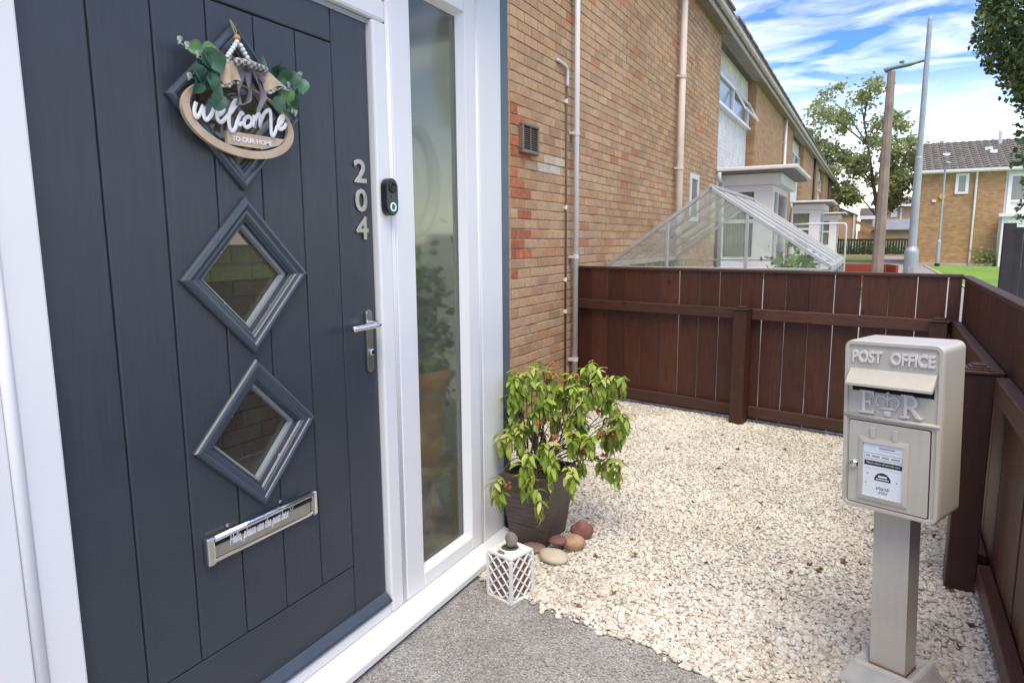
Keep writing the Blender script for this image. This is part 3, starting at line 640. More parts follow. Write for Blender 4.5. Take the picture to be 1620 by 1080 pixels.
# ================================================================== porches of the other houses
def far_porch(y0, label, detail):
    p = thing('porch', label, 'porch', (0, y0, 0), group='white porches along the terrace')
    y1 = y0+2.05; x0, x1 = WX+.002, 0.
    B('lower_panel', 'white_wall', (x0, y0, 0), (x1-.09, y0+.05, 1.0), p, local=False)
    B('corner_post', 'white_upvc', (x1-.30, y0-.004, 0), (x1, y0+.09, 2.22), p, .004, local=False)
    w = MB(); w.box((x0, y0-.002, 1.0), (x1-.30, y0+.055, 1.07)); w.box((x0, y0-.002, 2.12), (x1-.30, y0+.055, 2.22)); w.box((x0, y0-.002, 1.07), (x0+.07, y0+.055, 2.12)); w.box((x0+.07, y0-.002, 1.62), (x1-.30, y0+.055, 1.68))
    f = w.build('window', 'white_upvc', p, False)
    B('pane', 'glass_clear', (x0+.07, y0+.02, 1.07), (x1-.30, y0+.028, 2.12), f, local=False)
    MB().grid([[(x0+.07+t*(x1-x0-.37)/40, y0+.065+.015*math.sin(t*1.7), z) for t in range(41)] for z in (1.02, 2.15)]).build('curtain', 'curtain', p, False, True)
    d = MB()
    for a, b, c_, e in ((y0+.09, y0+.17, 0, 2.22), (y0+.62, y0+.70, 0, 2.22), (y1-.09, y1, 0, 2.22), (y0+.17, y0+.62, 2.12, 2.22), (y0+.17, y0+.62, 0, .9), (y0+.17, y0+.62, 1.55, 1.62), (y0+.70, y1-.09, 2.12, 2.22), (y0+.70, y1-.09, 0, .25), (y0+.70, y1-.09, 1.0, 1.12)): d.box((x1-.06, a, c_), (x1-.003, b, e))
    fr = d.build('front_frame', 'white_upvc', p, False)
    for a, b, c_, e in ((y0+.17, y0+.62, .9, 1.55), (y0+.17, y0+.62, 1.62, 2.12), (y0+.70, y1-.09, .25, 1.0), (y0+.70, y1-.09, 1.12, 2.12)): B('pane', 'window_dark', (x1-.045, a, c_), (x1-.035, b, e), fr, local=False)
    B('handle', 'steel', (x1+.004, y0+.72, 1.0), (x1+.03, y0+.76, 1.16), fr, local=False)
    B('side_wall', 'white_wall', (x0, y1-.05, 0), (x1-.062, y1, 2.22), p, local=False)
    B('fascia', 'white_wall', (x0, y0-.08, 2.222), (x1+.12, y1+.08, 2.40), p, .006, local=False)
    B('roof', 'grey_roof', (x0, y0-.26, 2.405), (x1+.30, y1+.2, 2.50), p, local=False)
    g = MB(); g.box((x0, y0-.33, 2.435), (x1+.37, y0-.262, 2.495), .015, 2); g.box((x1+.302, y0-.262, 2.435), (x1+.37, y1+.2, 2.495), .015, 2)
    g.build('gutter', 'pipe_white', p, False)
    MB().tube(smoothpath([(x0+.05, y0-.31, 2.42), (x0+.05, y0-.29, 2.3), (x0+.06, y0-.06, 2.1), (x0+.06, y0-.05, .1)], 4), .035, 10).build('downpipe', 'pipe_white', p, False, True)
far_porch(11.75, 'white flat-roofed porch with curtained side window behind the greenhouse', True)
far_porch(22.85, 'second white flat-roofed porch beyond the first one behind the greenhouse', False)
far_porch(33.95, 'smallest white porch at the far end of the terrace', False)

# ================================================================== our porch with the front door
porch = thing('porch', 'white framed porch with dark grey front door and tall glazed sidelight', 'porch', (0, 1.6, 0))
FX = .022
LY0, LY1, LZ0, LZ1 = .749, 1.767, .114, 2.047
def frame_piece(name, y0, y1, z0, z1, x0=-.05, x1=FX, bev=.005, parent=porch): return MB().box((x0, y0, z0), (x1, y1, z1), bev, 2).build(name, 'white_upvc', parent, False)
# outer frame
frame_piece('jamb', .672, .745, .07, 2.12); MB().tube([(FX-.003, .660, .07), (FX-.003, .660, 2.12)], .0125, 10).build('jamb_bead', 'white_upvc', porch, False, True)
frame_piece('side_frame', .30, .648, .07, 2.42)
frame_piece('jamb', 1.771, 1.838, .07, 2.055, bev=.007)
frame_piece('head', .672, 1.838, 2.056, 2.125, bev=.010); frame_piece('head_panel', .652, 1.838, 2.127, 2.42)
MB().prism([(.748, 2.0545), (1.771, 2.0545), (1.771, 2.040), (.748, 2.040)], -.012, .004, 'x').build('head_seal', 'spacer', porch, False)
for yy in (1.8445, 1.854): MB().tube([(FX-.006, yy, .07), (FX-.006, yy, 2.42)], .0055, 8).build('cover_bead', 'white_upvc', porch, False, True)
frame_piece('sidelight_frame', 1.860, 1.968, .07, 2.42); frame_piece('sidelight_frame', 2.318, 2.40, .07, 2.42)
frame_piece('sidelight_frame', 1.9685, 2.3175, .07, .128); frame_piece('sidelight_frame', 1.9685, 2.3175, 2.222, 2.42)
MB().tube([(FX-.004, 2.408, .07), (FX-.004, 2.408, 2.42)], .008, 8).build('cover_bead', 'white_upvc', porch, False, True)
frame_piece('end_frame', 2.416, 2.598, .05, 2.42, x1=FX+.004)
# glazing beads slope in to the glass
def bead(y0, y1, z0, z1, w=.014):
    b_ = bmesh.new(); o_ = [(FX-.004, y0, z0), (FX-.004, y1, z0), (FX-.004, y1, z1), (FX-.004, y0, z1)]; i_ = [(-.012, y0+w, z0+w), (-.012, y1-w, z0+w), (-.012, y1-w, z1-w), (-.012, y0+w, z1-w)]
    O, I = [b_.verts.new(p) for p in o_], [b_.verts.new(p) for p in i_]
    for k in range(4): b_.faces.new((O[k], O[(k+1) % 4], I[(k+1) % 4], I[k]))
    m_ = MB(); m_.bm = b_; return m_
bead(1.9682, 2.3178, .1282, 2.2218).build('glazing_bead', 'white_upvc', porch, False)
pn = MB().box((-.020, 1.97, .13), (-.0125, 2.316, 2.22)).build('pane', 'glass_obscure', porch, False); pn['label'] = 'tall misted sidelight glass'
m = MB()
for a, b in (((1.981, .142), (1.987, 2.208)), ((2.299, .142), (2.305, 2.208)), ((1.987, .142), (2.299, .148)), ((1.987, 2.202), (2.299, 2.208))): m.box((-.036, a[0], a[1]), (-.0215, b[0], b[1]))
m.build('spacer_bar', 'spacer', porch, False)
# sill
MB().prism([(-.05, .068), (.024, .068), (.10, .047), (.104, .043), (.104, .022), (.09, .020), (-.05, .020)], .30, 2.60, 'y').build('sill', 'white_upvc', porch, False)
B('threshold', 'white_upvc', (-.05, .747, .0685), (.020, 1.770, .108), porch, .004, local=False)
B('plinth', 'stone_grey', (-.3, .30, -.01), (.05, 2.66, .0195), porch, local=False)
tr = B('corner_trim', 'slate_trim', (-.09, 2.602, .0), (.012, 2.690, 2.44), porch, .004, local=False); tr['label'] = 'slate blue corner trim'
for ya, yb_ in ((2.61, 2.685), (.30, .36)):
    B('side_wall', 'white_wall', (-.98, ya, .0), (-.092, yb_, .62), porch, local=False); B('side_wall', 'white_wall', (-.98, ya, 2.25), (-.092, yb_, 2.42), porch, local=False)
    B('added_side_pane', 'glass_clear', (-.98, ya+.02, .622), (-.092, ya+.03, 2.248), porch, local=False)  # unseen side glazing, added to let daylight into the porch
B('ceiling', 'inner_white', (-.98, .30, 2.425), (.10, 2.70, 2.52), porch, local=False)
B('floor', 'inner_floor', (-1.0, .361, -.005), (-.05, 2.609, .05), porch, local=False)
B('roof', 'grey_roof', (-1.0, .22, 2.525), (.2, 2.8, 2.58), porch, local=False)
# ---- the door leaf
door = B('door', 'door_smooth', (-.045, LY0, LZ0), (-.009, LY1, LZ1), porch, local=False); door['label'] = 'dark grey boarded door with three diamond windows'
DIA = [1.704, 1.281, .858]; DY = 1.252; HOLE = .142
def diamond_cutter():
    m = MB()
    for z in DIA: m.prism([(DY-HOLE, z), (DY, z-HOLE), (DY+HOLE, z), (DY, z+HOLE)], -.2, .2, 'x')
    o = m.build('cutter', 'seal_black'); return o
cutter = diamond_cutter()
def cut(o):
    md = o.modifiers.new('hole', 'BOOLEAN'); md.object = cutter; md.operation = 'DIFFERENCE'; md.solver = 'EXACT'
    bpy.context.view_layer.update()
    me = bpy.data.meshes.new_from_object(o.evaluated_get(bpy.context.evaluated_depsgraph_get())); o.modifiers.clear(); old = o.data; o.data = me; bpy.data.meshes.remove(old)
G = [.888, 1.0316, 1.1752, 1.3188, 1.4624, 1.606]; BZ0, BZ1 = .316, 1.946
cut(door)
def plank(name, y0, y1, z0, z1, mat, c=True):
    o = MB().box((-.0088, y0+.0014, z0+.0014), (0, y1-.0014, z1-.0014), .0042, 2).build(name, mat, door, False)
    if c: cut(o)
    return o
plank('stile', LY0, G[0], LZ0, LZ1, 'door_grain_upright', False); plank('stile', G[5], LY1, LZ0, LZ1, 'door_grain_upright', False)
plank('rail', G[0], G[5], LZ0, BZ0, 'door_grain_level', False); plank('rail', G[0], G[5], BZ1, LZ1, 'door_grain_level', False)
for a, b in zip(G, G[1:]): plank('board', a, b, BZ0, BZ1, 'door_grain_upright')
bpy.data.objects.remove(cutter)
MB().prism([(0.0005, .1145), (.026, .1145), (.030, .120), (.026, .128), (.012, .142), (0.0005, .150)], LY0+.004, LY1-.004, 'y').build('weather_bar', 'door_smooth', door, False)
PROF = [(0, .0004), (0, .008), (.003, .013), (.008, .016), (.013, .0165), (.017, .0135), (.019, .0105), (.024, .0095), (.030, .0095), (.033, .0065), (.036, .006), (.041, -.003), (.0445, -.012)]
for z in DIA:
    b_ = bmesh.new(); rows = []
    for t, h in PROF:
        r_ = .204-t*math.sqrt(2); rows.append([b_.verts.new((h, DY+a*r_, z+c*r_)) for a, c in ((-1, 0), (0, -1), (1, 0), (0, 1))])
    for A_, B_ in zip(rows, rows[1:]):
        for k in range(4): b_.faces.new((A_[k], A_[(k+1) % 4], B_[(k+1) % 4], B_[k]))
    m = MB(); m.bm = b_; fr = m.build('diamond_frame', 'door_smooth', door, False)
    def loop(r0, r1, x0, x1):
        m = MB()
        for k in range(4):
            a, c = ((-1, 0), (0, -1), (1, 0), (0, 1))[k]; a2, c2 = ((0, -1), (1, 0), (0, 1), (-1, 0))[k]
            m.prism([(DY+a*r0, z+c*r0), (DY+a2*r0, z+c2*r0), (DY+a2*r1, z+c2*r1), (DY+a*r1, z+c*r1)], x0, x1, 'x')
        return m
    loop(.1412, .129, -.028, -.0125).build('spacer_bar', 'spacer', door, False)
    q_ = .1412; MB().prism([(DY-q_, z), (DY, z-q_), (DY+q_, z), (DY, z+q_)], -.0305, -.0285, 'x').build('pane', 'glass_clear', door, False)
# letter plate
lb = MB(); LB = (1.056, 1.439, .562, .637)
lb.box((.001, LB[0], LB[2]), (.020, LB[0]+.024, LB[3]), .005, 2); lb.box((.001, LB[1]-.018, LB[2]), (.020, LB[1], LB[3]), .005, 2)
lb.box((.001, LB[0]+.02, LB[2]), (.012, LB[1]-.016, LB[2]+.010), .003, 2)
MBt = lb.build('letter_plate', 'chrome', door, False)
MB().tube([(.014, LB[0]+.025, LB[3]-.009), (.014, LB[1]-.019, LB[3]-.009)], .0085, 12).build('hinge_bar', 'chrome', door, False, True)
B('letter_slot', 'seal_black', (.001, LB[0]+.025, LB[3]-.034), (.004, LB[1]-.019, LB[3]-.017), door, local=False)
B('letter_flap', 'steel_flap', (.001, LB[0]+.025, LB[2]+.0105), (.009, LB[1]-.019, LB[3]-.033), door, .0015, local=False)
for yy in (1.13, 1.31): MB().lathe([(.006, 0), (.006, .004), (.003, .006)], 10, (0, 0, 0), Matrix.Translation((.001, yy, LB[3]+.006)) @ Matrix.Rotation(R(90), 4, 'Y')).build('screw_cover', 'steel', door, False)
o = text('lettering', 'Hello, please use the post box', .03, DOORF @ Matrix.Identity(4), 'white_letter', None, width=.205, height=.036, extrude=.0006, offset=.0007, shear=.35)
o.parent = door; o.matrix_parent_inverse = wmat(door).inverted(); o.location = (.0095, 1.2325, .582)
ht = [(.0095, 1.345+.006*math.sin(t)**3, .612+.0055*math.cos(t)-.0022*math.cos(2*t)-.001*math.cos(3*t)) for t in [k*math.pi/8 for k in range(16)]]
MB().tube(ht, .0009, 5, closed=True).build('lettering', 'white_letter', door, False)
# handle and numbers
MB().prism([(1.7185+.0155*math.cos(a)+(0), 1.048+.0875*(1 if s_ > 0 else -1)+.0155*math.sin(a)) for s_, a in [(1, k*math.pi/8) for k in range(9)]+[(-1, math.pi+k*math.pi/8) for k in range(9)]], .001, .011, 'x', .002).build('handle_plate', 'steel', door, False)
MB().tube(smoothpath([(.010, 1.7185, 1.105), (.040, 1.7185, 1.105), (.054, 1.712, 1.105), (.058, 1.695, 1.105), (.058, 1.64, 1.105), (.057, 1.585, 1.104)], 4), [.011]*8+[.0095]*13, 12).build('lever', 'chrome', door, False, True)
MB().lathe([(.011, 0), (.011, .008), (.0075, .011)], 14, (0, 0, 0), Matrix.Translation((.010, 1.7185, 1.012)) @ Matrix.Rotation(R(90), 4, 'Y')).build('keyhole', 'chrome', door, False)
for ch, zz in (('2', 1.551), ('0', 1.461), ('4', 1.375)):
    o = text('digit', ch, .1, DOORF, 'steel', None, width=.058, height=.073, extrude=.002, offset=.0018, bevel=.0008)
    o.parent = door; o.matrix_parent_inverse = wmat(door).inverted(); o.location = (.0035, 1.708, zz)

# things seen dimly behind the sidelight
st = thing('plant_stand', 'low wooden stool behind the misted sidelight', 'stool', (-.17, 2.25, .05))
B('seat', 'tan_wood', (-.12, -.12, .37), (.12, .12, .40), st, .005)
for a in (-.1, .08):
    for b in (-.1, .08): B('leg', 'tan_wood', (a, b, 0), (a+.02, b+.02, .369), st)
MB().lathe([(.07, 0), (.075, .01), (.10, .32), (.115, .33), (.115, .40), (.10, .40), (.095, .36), (.02, .355)], 24, (-.17, 2.25, .451)).build('flowerpot', 'terracotta', None, smooth=True)
tag(bpy.data.objects['flowerpot'], 'terracotta flowerpot indoors behind the misted sidelight', 'flowerpot')
hp = thing('house_plant', 'leafy house plant indoors behind the misted sidelight', 'plant', (-.17, 2.25, .80))
pts = np.array([(-.17, 2.25, 1.02)])+RNG.normal(0, 1, (420, 3))*np.array([.075, .08, .14])
pts[:, 0] = np.minimum(pts[:, 0], -.09); pts[:, 1] = np.minimum(pts[:, 1], 2.52)
leaf_cloud('foliage', pts, .05, 'garden_leaves', hp); MB().tube([(-.17, 2.25, .806), (-.17, 2.25, 1.04)], .008, 6).build('stem', 'stem_bark', hp, False)
wr = thing('pale_ring', 'pale ring shape behind the misted sidelight', 'ring_shape', (-.12, 2.14, 1.40))  # pale ring in the sidelight, modelled as a hoop on a cord
MB().tube([(-.12, 2.14+.16*math.cos(a), 1.60+.20*math.sin(a)) for a in [k*math.pi/16 for k in range(32)]], .026, 10, closed=True).build('hoop', 'white_wall', wr, False, True)
MB().tube([(-.12, 2.14, 1.825), (-.12, 2.14, 2.42)], .002, 5).build('cord', 'twine', wr, False)

# doorbell
bell = thing('video_doorbell', 'black pill-shaped video doorbell with glowing button on the white frame', 'doorbell', (FX+.001, 1.812, 1.452))
def pill(w, h, x0, x1, z0, bev):
    return MB().prism([(w*math.cos(a), z0+w+(h-2*w if s_ > 0 else 0)+w*math.sin(a)) for s_, a in [(1, k*math.pi/10) for k in range(11)]+[(-1, math.pi+k*math.pi/10) for k in range(11)]], x0, x1, 'x', bev)
pill(.030, .120, 0, .026, 0, .004).build('body', 'bell_body', bell)
Q = Matrix.Rotation(R(90), 4, 'Y')
MB().lathe([(.019, 0), (.019, .003), (.013, .004), (.011, .0015), (.004, .001)], 20, (0, 0, 0), Matrix.Translation((.0262, 0, .091)) @ Q).build('lens', 'seal_black', bell, smooth=True)
MB().tube([(.0275, .0125*math.cos(a), .028+.0125*math.sin(a)) for a in [k*math.pi/12 for k in range(24)]], .0022, 8, closed=True).build('light_ring', 'bell_light', bell, smooth=True)
MB().lathe([(.010, 0), (.010, .0018), (.008, .0025)], 18, (0, 0, 0), Matrix.Translation((.0262, 0, .028)) @ Q).build('button', 'bell_face', bell)
B('sensor', 'bell_face', (.0262, -.005, .058), (.028, .005, .066), bell)

# ================================================================== welcome sign
sign = thing('welcome_sign', 'oval wooden welcome sign with bow and eucalyptus hanging on the door', 'sign', (.03, 1.235, 1.58))
SXc, SZc, TILT = 1.2385, 1.668, R(-4.5)
def oval(a, b, n=56): 
    return [(SXc+a*math.cos(t)*math.cos(TILT)-b*math.sin(t)*math.sin(TILT), SZc+a*math.cos(t)*math.sin(TILT)+b*math.sin(t)*math.cos(TILT)) for t in [2*math.pi*k/n for k in range(n)]]
b_ = bmesh.new(); n = 56; lo, li = oval(.169, .088), [(y, z+.0088) for y, z in oval(.150, .0775)]
rings = [[b_.verts.new((x, y, z)) for y, z in L_] for x, L_ in ((.022, lo), (.033, lo), (.033, li), (.022, li))]
for r0, r1 in zip(rings, rings[1:]+rings[:1]):
    for k in range(n): b_.faces.new((r0[k], r0[(k+1) % n], r1[(k+1) % n], r1[k]))
m = MB(); m.bm = b_; m.build('ring', 'ply', sign, False)
MB().prism([(1.187, 1.607), (1.30, 1.607), (1.352, 1.622), (1.374, 1.640), (1.188, 1.639)], .0235, .0328, 'x').build('plaque', 'ply', sign, False)
o = text('lettering', 'TO OUR HOME', .02, DOORF, 'white_letter', None, width=.128, height=.0125, extrude=.0008, offset=.0004)
o.parent = sign; o.matrix_parent_inverse = wmat(sign).inverted(); o.location = (.0337, 1.264, 1.6165); o.rotation_euler = (R(0), 0, 0)
WEL = {'w': [(1.103,1.69),(1.097,1.673),(1.098,1.66),(1.103,1.657),(1.112,1.667),(1.118,1.679),(1.122,1.684),(1.121,1.668),(1.124,1.656),(1.131,1.656),(1.143,1.669),(1.151,1.684),(1.155,1.693)],
 'e': [(1.16,1.67),(1.173,1.678),(1.179,1.688),(1.174,1.695),(1.167,1.691),(1.16,1.677),(1.159,1.663),(1.166,1.655),(1.176,1.66),(1.19,1.673)],
 'l': [(1.19,1.673),(1.206,1.69),(1.22,1.707),(1.222,1.713),(1.213,1.711),(1.201,1.692),(1.193,1.671),(1.192,1.65),(1.198,1.639),(1.208,1.644),(1.216,1.662),(1.225,1.677)],
 'c': [(1.237,1.682),(1.231,1.686),(1.224,1.677),(1.219,1.666),(1.222,1.657),(1.233,1.662)], 'o': [(1.256,1.681),(1.244,1.677),(1.237,1.664),(1.242,1.654),(1.256,1.659),(1.263,1.672),(1.256,1.681)],
 'm': [(1.27,1.687),(1.271,1.67),(1.269,1.656),(1.273,1.674),(1.281,1.688),(1.289,1.691),(1.289,1.676),(1.288,1.66),(1.292,1.676),(1.304,1.696),(1.317,1.706),(1.324,1.706),(1.325,1.687),(1.324,1.662),(1.324,1.647),(1.33,1.644),(1.338,1.655),(1.345,1.67)],
 'e2': [(1.345,1.668),(1.36,1.68),(1.37,1.697),(1.364,1.699),(1.353,1.687),(1.349,1.669),(1.357,1.664),(1.371,1.672),(1.377,1.682)]}
for k, pts in WEL.items():
    MB().tube(smoothpath([(.037, y, z) for y, z in pts], 4), .0053, 10, flat=((1, 0, 0), .4)).build('lettering', 'white_letter', sign, False, True)
MB().tube([(.02, 1.229, 1.905), (.03, 1.232, 1.876), (.034, 1.233, 1.862)], .0018, 6).build('twine', 'twine', sign, False)
MB().tube([(.02, 1.232, 1.905), (.032, 1.236, 1.88), (.034, 1.233, 1.862)], .0015, 6).build('twine', 'twine', sign, False)
MB().lump((.036, 1.233, 1.863), (.0085,)*3, 2, .02).build('bead', 'wood_bead', sign, False, True)
for y, z in [(1.23,1.852),(1.2235,1.8435),(1.217,1.835),(1.2105,1.8265),(1.204,1.818),(1.197,1.8095),(1.241,1.8465),(1.2465,1.8385),(1.2525,1.8305),(1.2585,1.8225),(1.264,1.8145)]:
    MB().lump((.038, y, z), (.0062,)*3, 2, .02, y*50).build('bead', 'bead_white', sign, False, True)
def drape(a, b, c, d, x0, amp, waves, name, mat, nu=12, nv=8, lift=0., ph=0.):
    """cloth patch: top edge a->b, bottom edge d->c, (y,z) points"""
    P = []
    for i in range(nv+1):
        v_ = i/nv; row = []
        for j in range(nu+1):
            u_ = j/nu; y = (a[0]*(1-u_)+b[0]*u_)*(1-v_)+(d[0]*(1-u_)+c[0]*u_)*v_; z = (a[1]*(1-u_)+b[1]*u_)*(1-v_)+(d[1]*(1-u_)+c[1]*u_)*v_
            row.append((x0+lift*v_+amp*math.sin(u_*math.pi*waves+ph)*(.4+.6*v_)+.012*math.sin(u_*math.pi), y, z-.004*math.sin(u_*math.pi*2+ph)*v_))
        P.append(row)
    return MB().grid(P).build(name, mat, sign, False, True)
drape((1.171,1.795), (1.211,1.803), (1.222,1.757), (1.163,1.745), .048, .006, 2.4, 'bow_tail', 'burlap'); drape((1.163,1.7448), (1.222,1.7568), (1.2215,1.749), (1.161,1.734), .049, .006, 2.4, 'bow_trim', 'gingham', nv=2)
drape((1.171,1.803), (1.212,1.810), (1.211,1.8025), (1.171,1.795), .049, .004, 2.4, 'bow_trim', 'gingham', nv=2)
drape((1.283,1.784), (1.306,1.800), (1.368,1.772), (1.291,1.752), .052, .005, 2., 'bow_tail', 'burlap', ph=1.); drape((1.291,1.7518), (1.368,1.7718), (1.375,1.765), (1.294,1.743), .053, .005, 2., 'bow_trim', 'gingham', nv=2, ph=1.)
drape((1.272,1.792), (1.300,1.806), (1.306,1.799), (1.281,1.783), .055, .004, 2., 'bow_trim', 'gingham', nv=2)
MB().tube(smoothpath([(.055, 1.204, 1.798), (.064, 1.222, 1.801), (.068, 1.245, 1.799), (.066, 1.272, 1.798), (.058, 1.297, 1.797)], 4), [.009+.001*math.sin(k) for k in range(17)], 10).build('bow_knot', 'gingham', sign, False, True)
for k, (pp, w) in enumerate((([(1.232,1.79),(1.222,1.75),(1.214,1.715),(1.212,1.70)], .012), ([(1.245,1.79),(1.248,1.75),(1.238,1.715),(1.222,1.702)], .014), ([(1.262,1.79),(1.278,1.75),(1.283,1.725),(1.266,1.692)], .011), ([(1.225,1.792),(1.25,1.785),(1.275,1.78),(1.285,1.765)], .010))):
    pp = smoothpath([(.05+.004*k, y, z) for y, z in pp], 4); P = []
    for i, p in enumerate(pp):
        t = i/(len(pp)-1); ww = w*(1-.55*t); P.append([(p.x+.006*math.sin(t*6+s_*2+k), p.y+s_*ww, p.z+s_*.003) for s_ in (-1, -.5, 0, .5, 1)])
    MB().grid(P).build('ribbon', 'chiffon', sign, False, True)
def round_leaf(r, L=1.25):
    P = []; n = 14
    m = MB(); c = m.bm.verts.new((0, 0, .0)); ring = [m.bm.verts.new((r*.5*.8*math.sin(t), r*.5*L*(1-math.cos(t))*.5*1.1, .12*r*math.cos(2*t))) for t in [2*math.pi*k/n for k in range(n)]]
    c.co = (0, r*.33, -.04*r)
    for k in range(n): m.bm.faces.new((c, ring[k], ring[(k+1) % n]))
    me = m.mesh('leaf'); me.materials.append(MATS['eucalyptus']); me.polygons.foreach_set('use_smooth', [True]*len(me.polygons)); return me
EUC = round_leaf(1.); EUC2 = EUC.copy(); EUC2.materials.clear(); EUC2.materials.append(MATS['sage_tip'])
def leaf_at(y, z, size, ang, tilt, x, mat=None):
    o = bpy.data.objects.new('leaf', EUC); col.objects.link(o)
    M = DOORF @ Matrix.Rotation(ang, 4, 'Z') @ Matrix.Rotation(tilt, 4, 'X') @ Matrix.Diagonal((size, size, size, 1)); M.translation = (x, y, z)
    o.parent = sign; o.matrix_parent_inverse = wmat(sign).inverted(); o.matrix_basis = M; return o
LL = [(1.118,1.809),(1.166,1.817),(1.171,1.796),(1.119,1.779),(1.146,1.779),(1.119,1.755),(1.148,1.749),(1.115,1.735),(1.13,1.719),(1.151,1.725),(1.148,1.807),(1.135,1.79),(1.13,1.765),(1.155,1.765),(1.12,1.795),(1.14,1.735)]
LR = [(1.31,1.822),(1.347,1.816),(1.385,1.818),(1.366,1.792),(1.403,1.799),(1.418,1.79),(1.389,1.753),(1.368,1.739),(1.396,1.735),(1.377,1.716),(1.33,1.735),(1.354,1.802),(1.335,1.81),(1.375,1.775),(1.395,1.775),(1.36,1.76)]
rs = random.Random(3)
for k, (y, z) in enumerate(LL): leaf_at(y, z-.016, rs.uniform(.050, .068), rs.uniform(-2.2, 2.2), rs.uniform(-.6, .8), .040+.005*(k % 5))
for k, (y, z) in enumerate(LR): leaf_at(y, z-.012, rs.uniform(.036, .054), rs.uniform(-2.6, 1.2), rs.uniform(-.6, .8), .040+.004*(k % 5))
def sprig(pts):
    st_ = MB().tube(smoothpath([(.042, y, z) for y, z in pts], 3), .0016, 5).build('sprig', 'sage_tip', sign, False, True)
    for (y, z) in pts:
        for s_ in (-1, 1): o = leaf_at(y+s_*.002, z+.001, .017, s_*1.1+.6, .3, .045); o.data = EUC2; o.parent = st_; o.matrix_parent_inverse = wmat(st_).inverted()
sprig([(1.125, 1.785), (1.11, 1.793), (1.083, 1.806), (1.065, 1.813)]); sprig([(1.12, 1.748), (1.10, 1.744), (1.083, 1.739)]); sprig([(1.385, 1.778), (1.407, 1.772), (1.425, 1.775), (1.438, 1.772)]); sprig([(1.39, 1.80), (1.41, 1.806), (1.428, 1.811)]); sprig([(1.38, 1.722), (1.392, 1.713), (1.405, 1.709)])

# ================================================================== pot, shrub, stones, lantern
def taper_pot():
    p = thing('plant_pot', 'tall square tapered slate-brown pot holding the wilting shrub', 'pot', (.16, 2.68, 0))
    b0, b1, t0, t1 = (.068, 2.585), (.24, 2.80), (.055, 2.490), (.306, 2.775); H_ = .362
    def ringz(f, z): return [(b0[0]+(t0[0]-b0[0])*f, b0[1]+(t0[1]-b0[1])*f, z), (b1[0]+(t1[0]-b1[0])*f, b0[1]+(t0[1]-b0[1])*f, z), (b1[0]+(t1[0]-b1[0])*f, b1[1]+(t1[1]-b1[1])*f, z), (b0[0]+(t0[0]-b0[0])*f, b1[1]+(t1[1]-b1[1])*f, z)]
    bm = bmesh.new(); rows = []
    for f, z in ((0, 0), (.25, H_*.25), (.5, H_*.5), (.75, H_*.75), (1, H_)): rows.append([bm.verts.new(v) for v in ringz(f, z)])
    cx, cy = .18, 2.635
    inn = [bm.verts.new((cx+(v.co.x-cx)*.86, cy+(v.co.y-cy)*.86, H_)) for v in rows[-1]]; inb = [bm.verts.new((v.co.x, v.co.y, H_-.03)) for v in inn]
    rows += [inn, inb]
    for A_, B_ in zip(rows, rows[1:]):
        for k in range(4): bm.faces.new((A_[k], A_[(k+1) % 4], B_[(k+1) % 4], B_[k]))
    bm.faces.new(rows[0])
    bmesh.ops.bevel(bm, geom=[e for e in bm.edges if abs(e.verts[0].co.z-e.verts[1].co.z) > .05 or (e.verts[0].co.z > H_-.001 and e.verts[1].co.z > H_-.001)], offset=.004, segments=2, affect='EDGES')
    m = MB(); m.bm = bm; m.build('body', 'pot_slate', p, False)
    MB().box((.075, 2.51, H_-.034), (.286, 2.755, H_-.028)).build('soil', 'soil', p, False)
taper_pot()
shrub = thing('potted_shrub', 'wilting green shrub with drooping leaves and orange dead flower heads', 'shrub', (.16, 2.66, .315))
def lance_leaf(wd, ln, cv, tw):
    m = MB(); n = 7; P = []
    for i in range(n):
        t = i/(n-1); w = wd*math.sin(math.pi*min(.99, (t**.85*.93+.05)))**.8; y = ln*t*(1-.12*t); z = -cv*t*t; a = tw*t
        P.append([(-w*math.cos(a)+.004*math.sin(3*t), y, z+.30*w-w*math.sin(a)), (.004*math.sin(3*t), y, z), (w*math.cos(a)+.004*math.sin(3*t), y, z+.30*w+w*math.sin(a))])
    m.grid(P); me = m.mesh('leaf'); me.materials.append(MATS['shrub_leaf']); me.polygons.foreach_set('use_smooth', [True]*len(me.polygons)); return me
LANCES = [lance_leaf(.0130, .070, .020, .3), lance_leaf(.0150, .078, .032, -.5), lance_leaf(.0105, .064, .012, .8), lance_leaf(.0135, .084, .026, -.2), lance_leaf(.0120, .058, .038, .1)]
LANCE = LANCES[0]; LV = [v.co[:] for v in LANCE.vertices]; LF = [tuple(p.vertices) for p in LANCE.polygons]
rs = random.Random(11); base = Vector((.16, 2.66, .315)); extraT = []; count = 0
NT = len(TIPS); TIPS = TIPS+[[t[0]+rs.gauss(0, .022), t[1]+rs.gauss(0, .03), t[2]+rs.gauss(-.012, .022)] for t in TIPS*2]
ORDER = sorted(range(len(TIPS)), key=lambda i: TIPS[i][1])
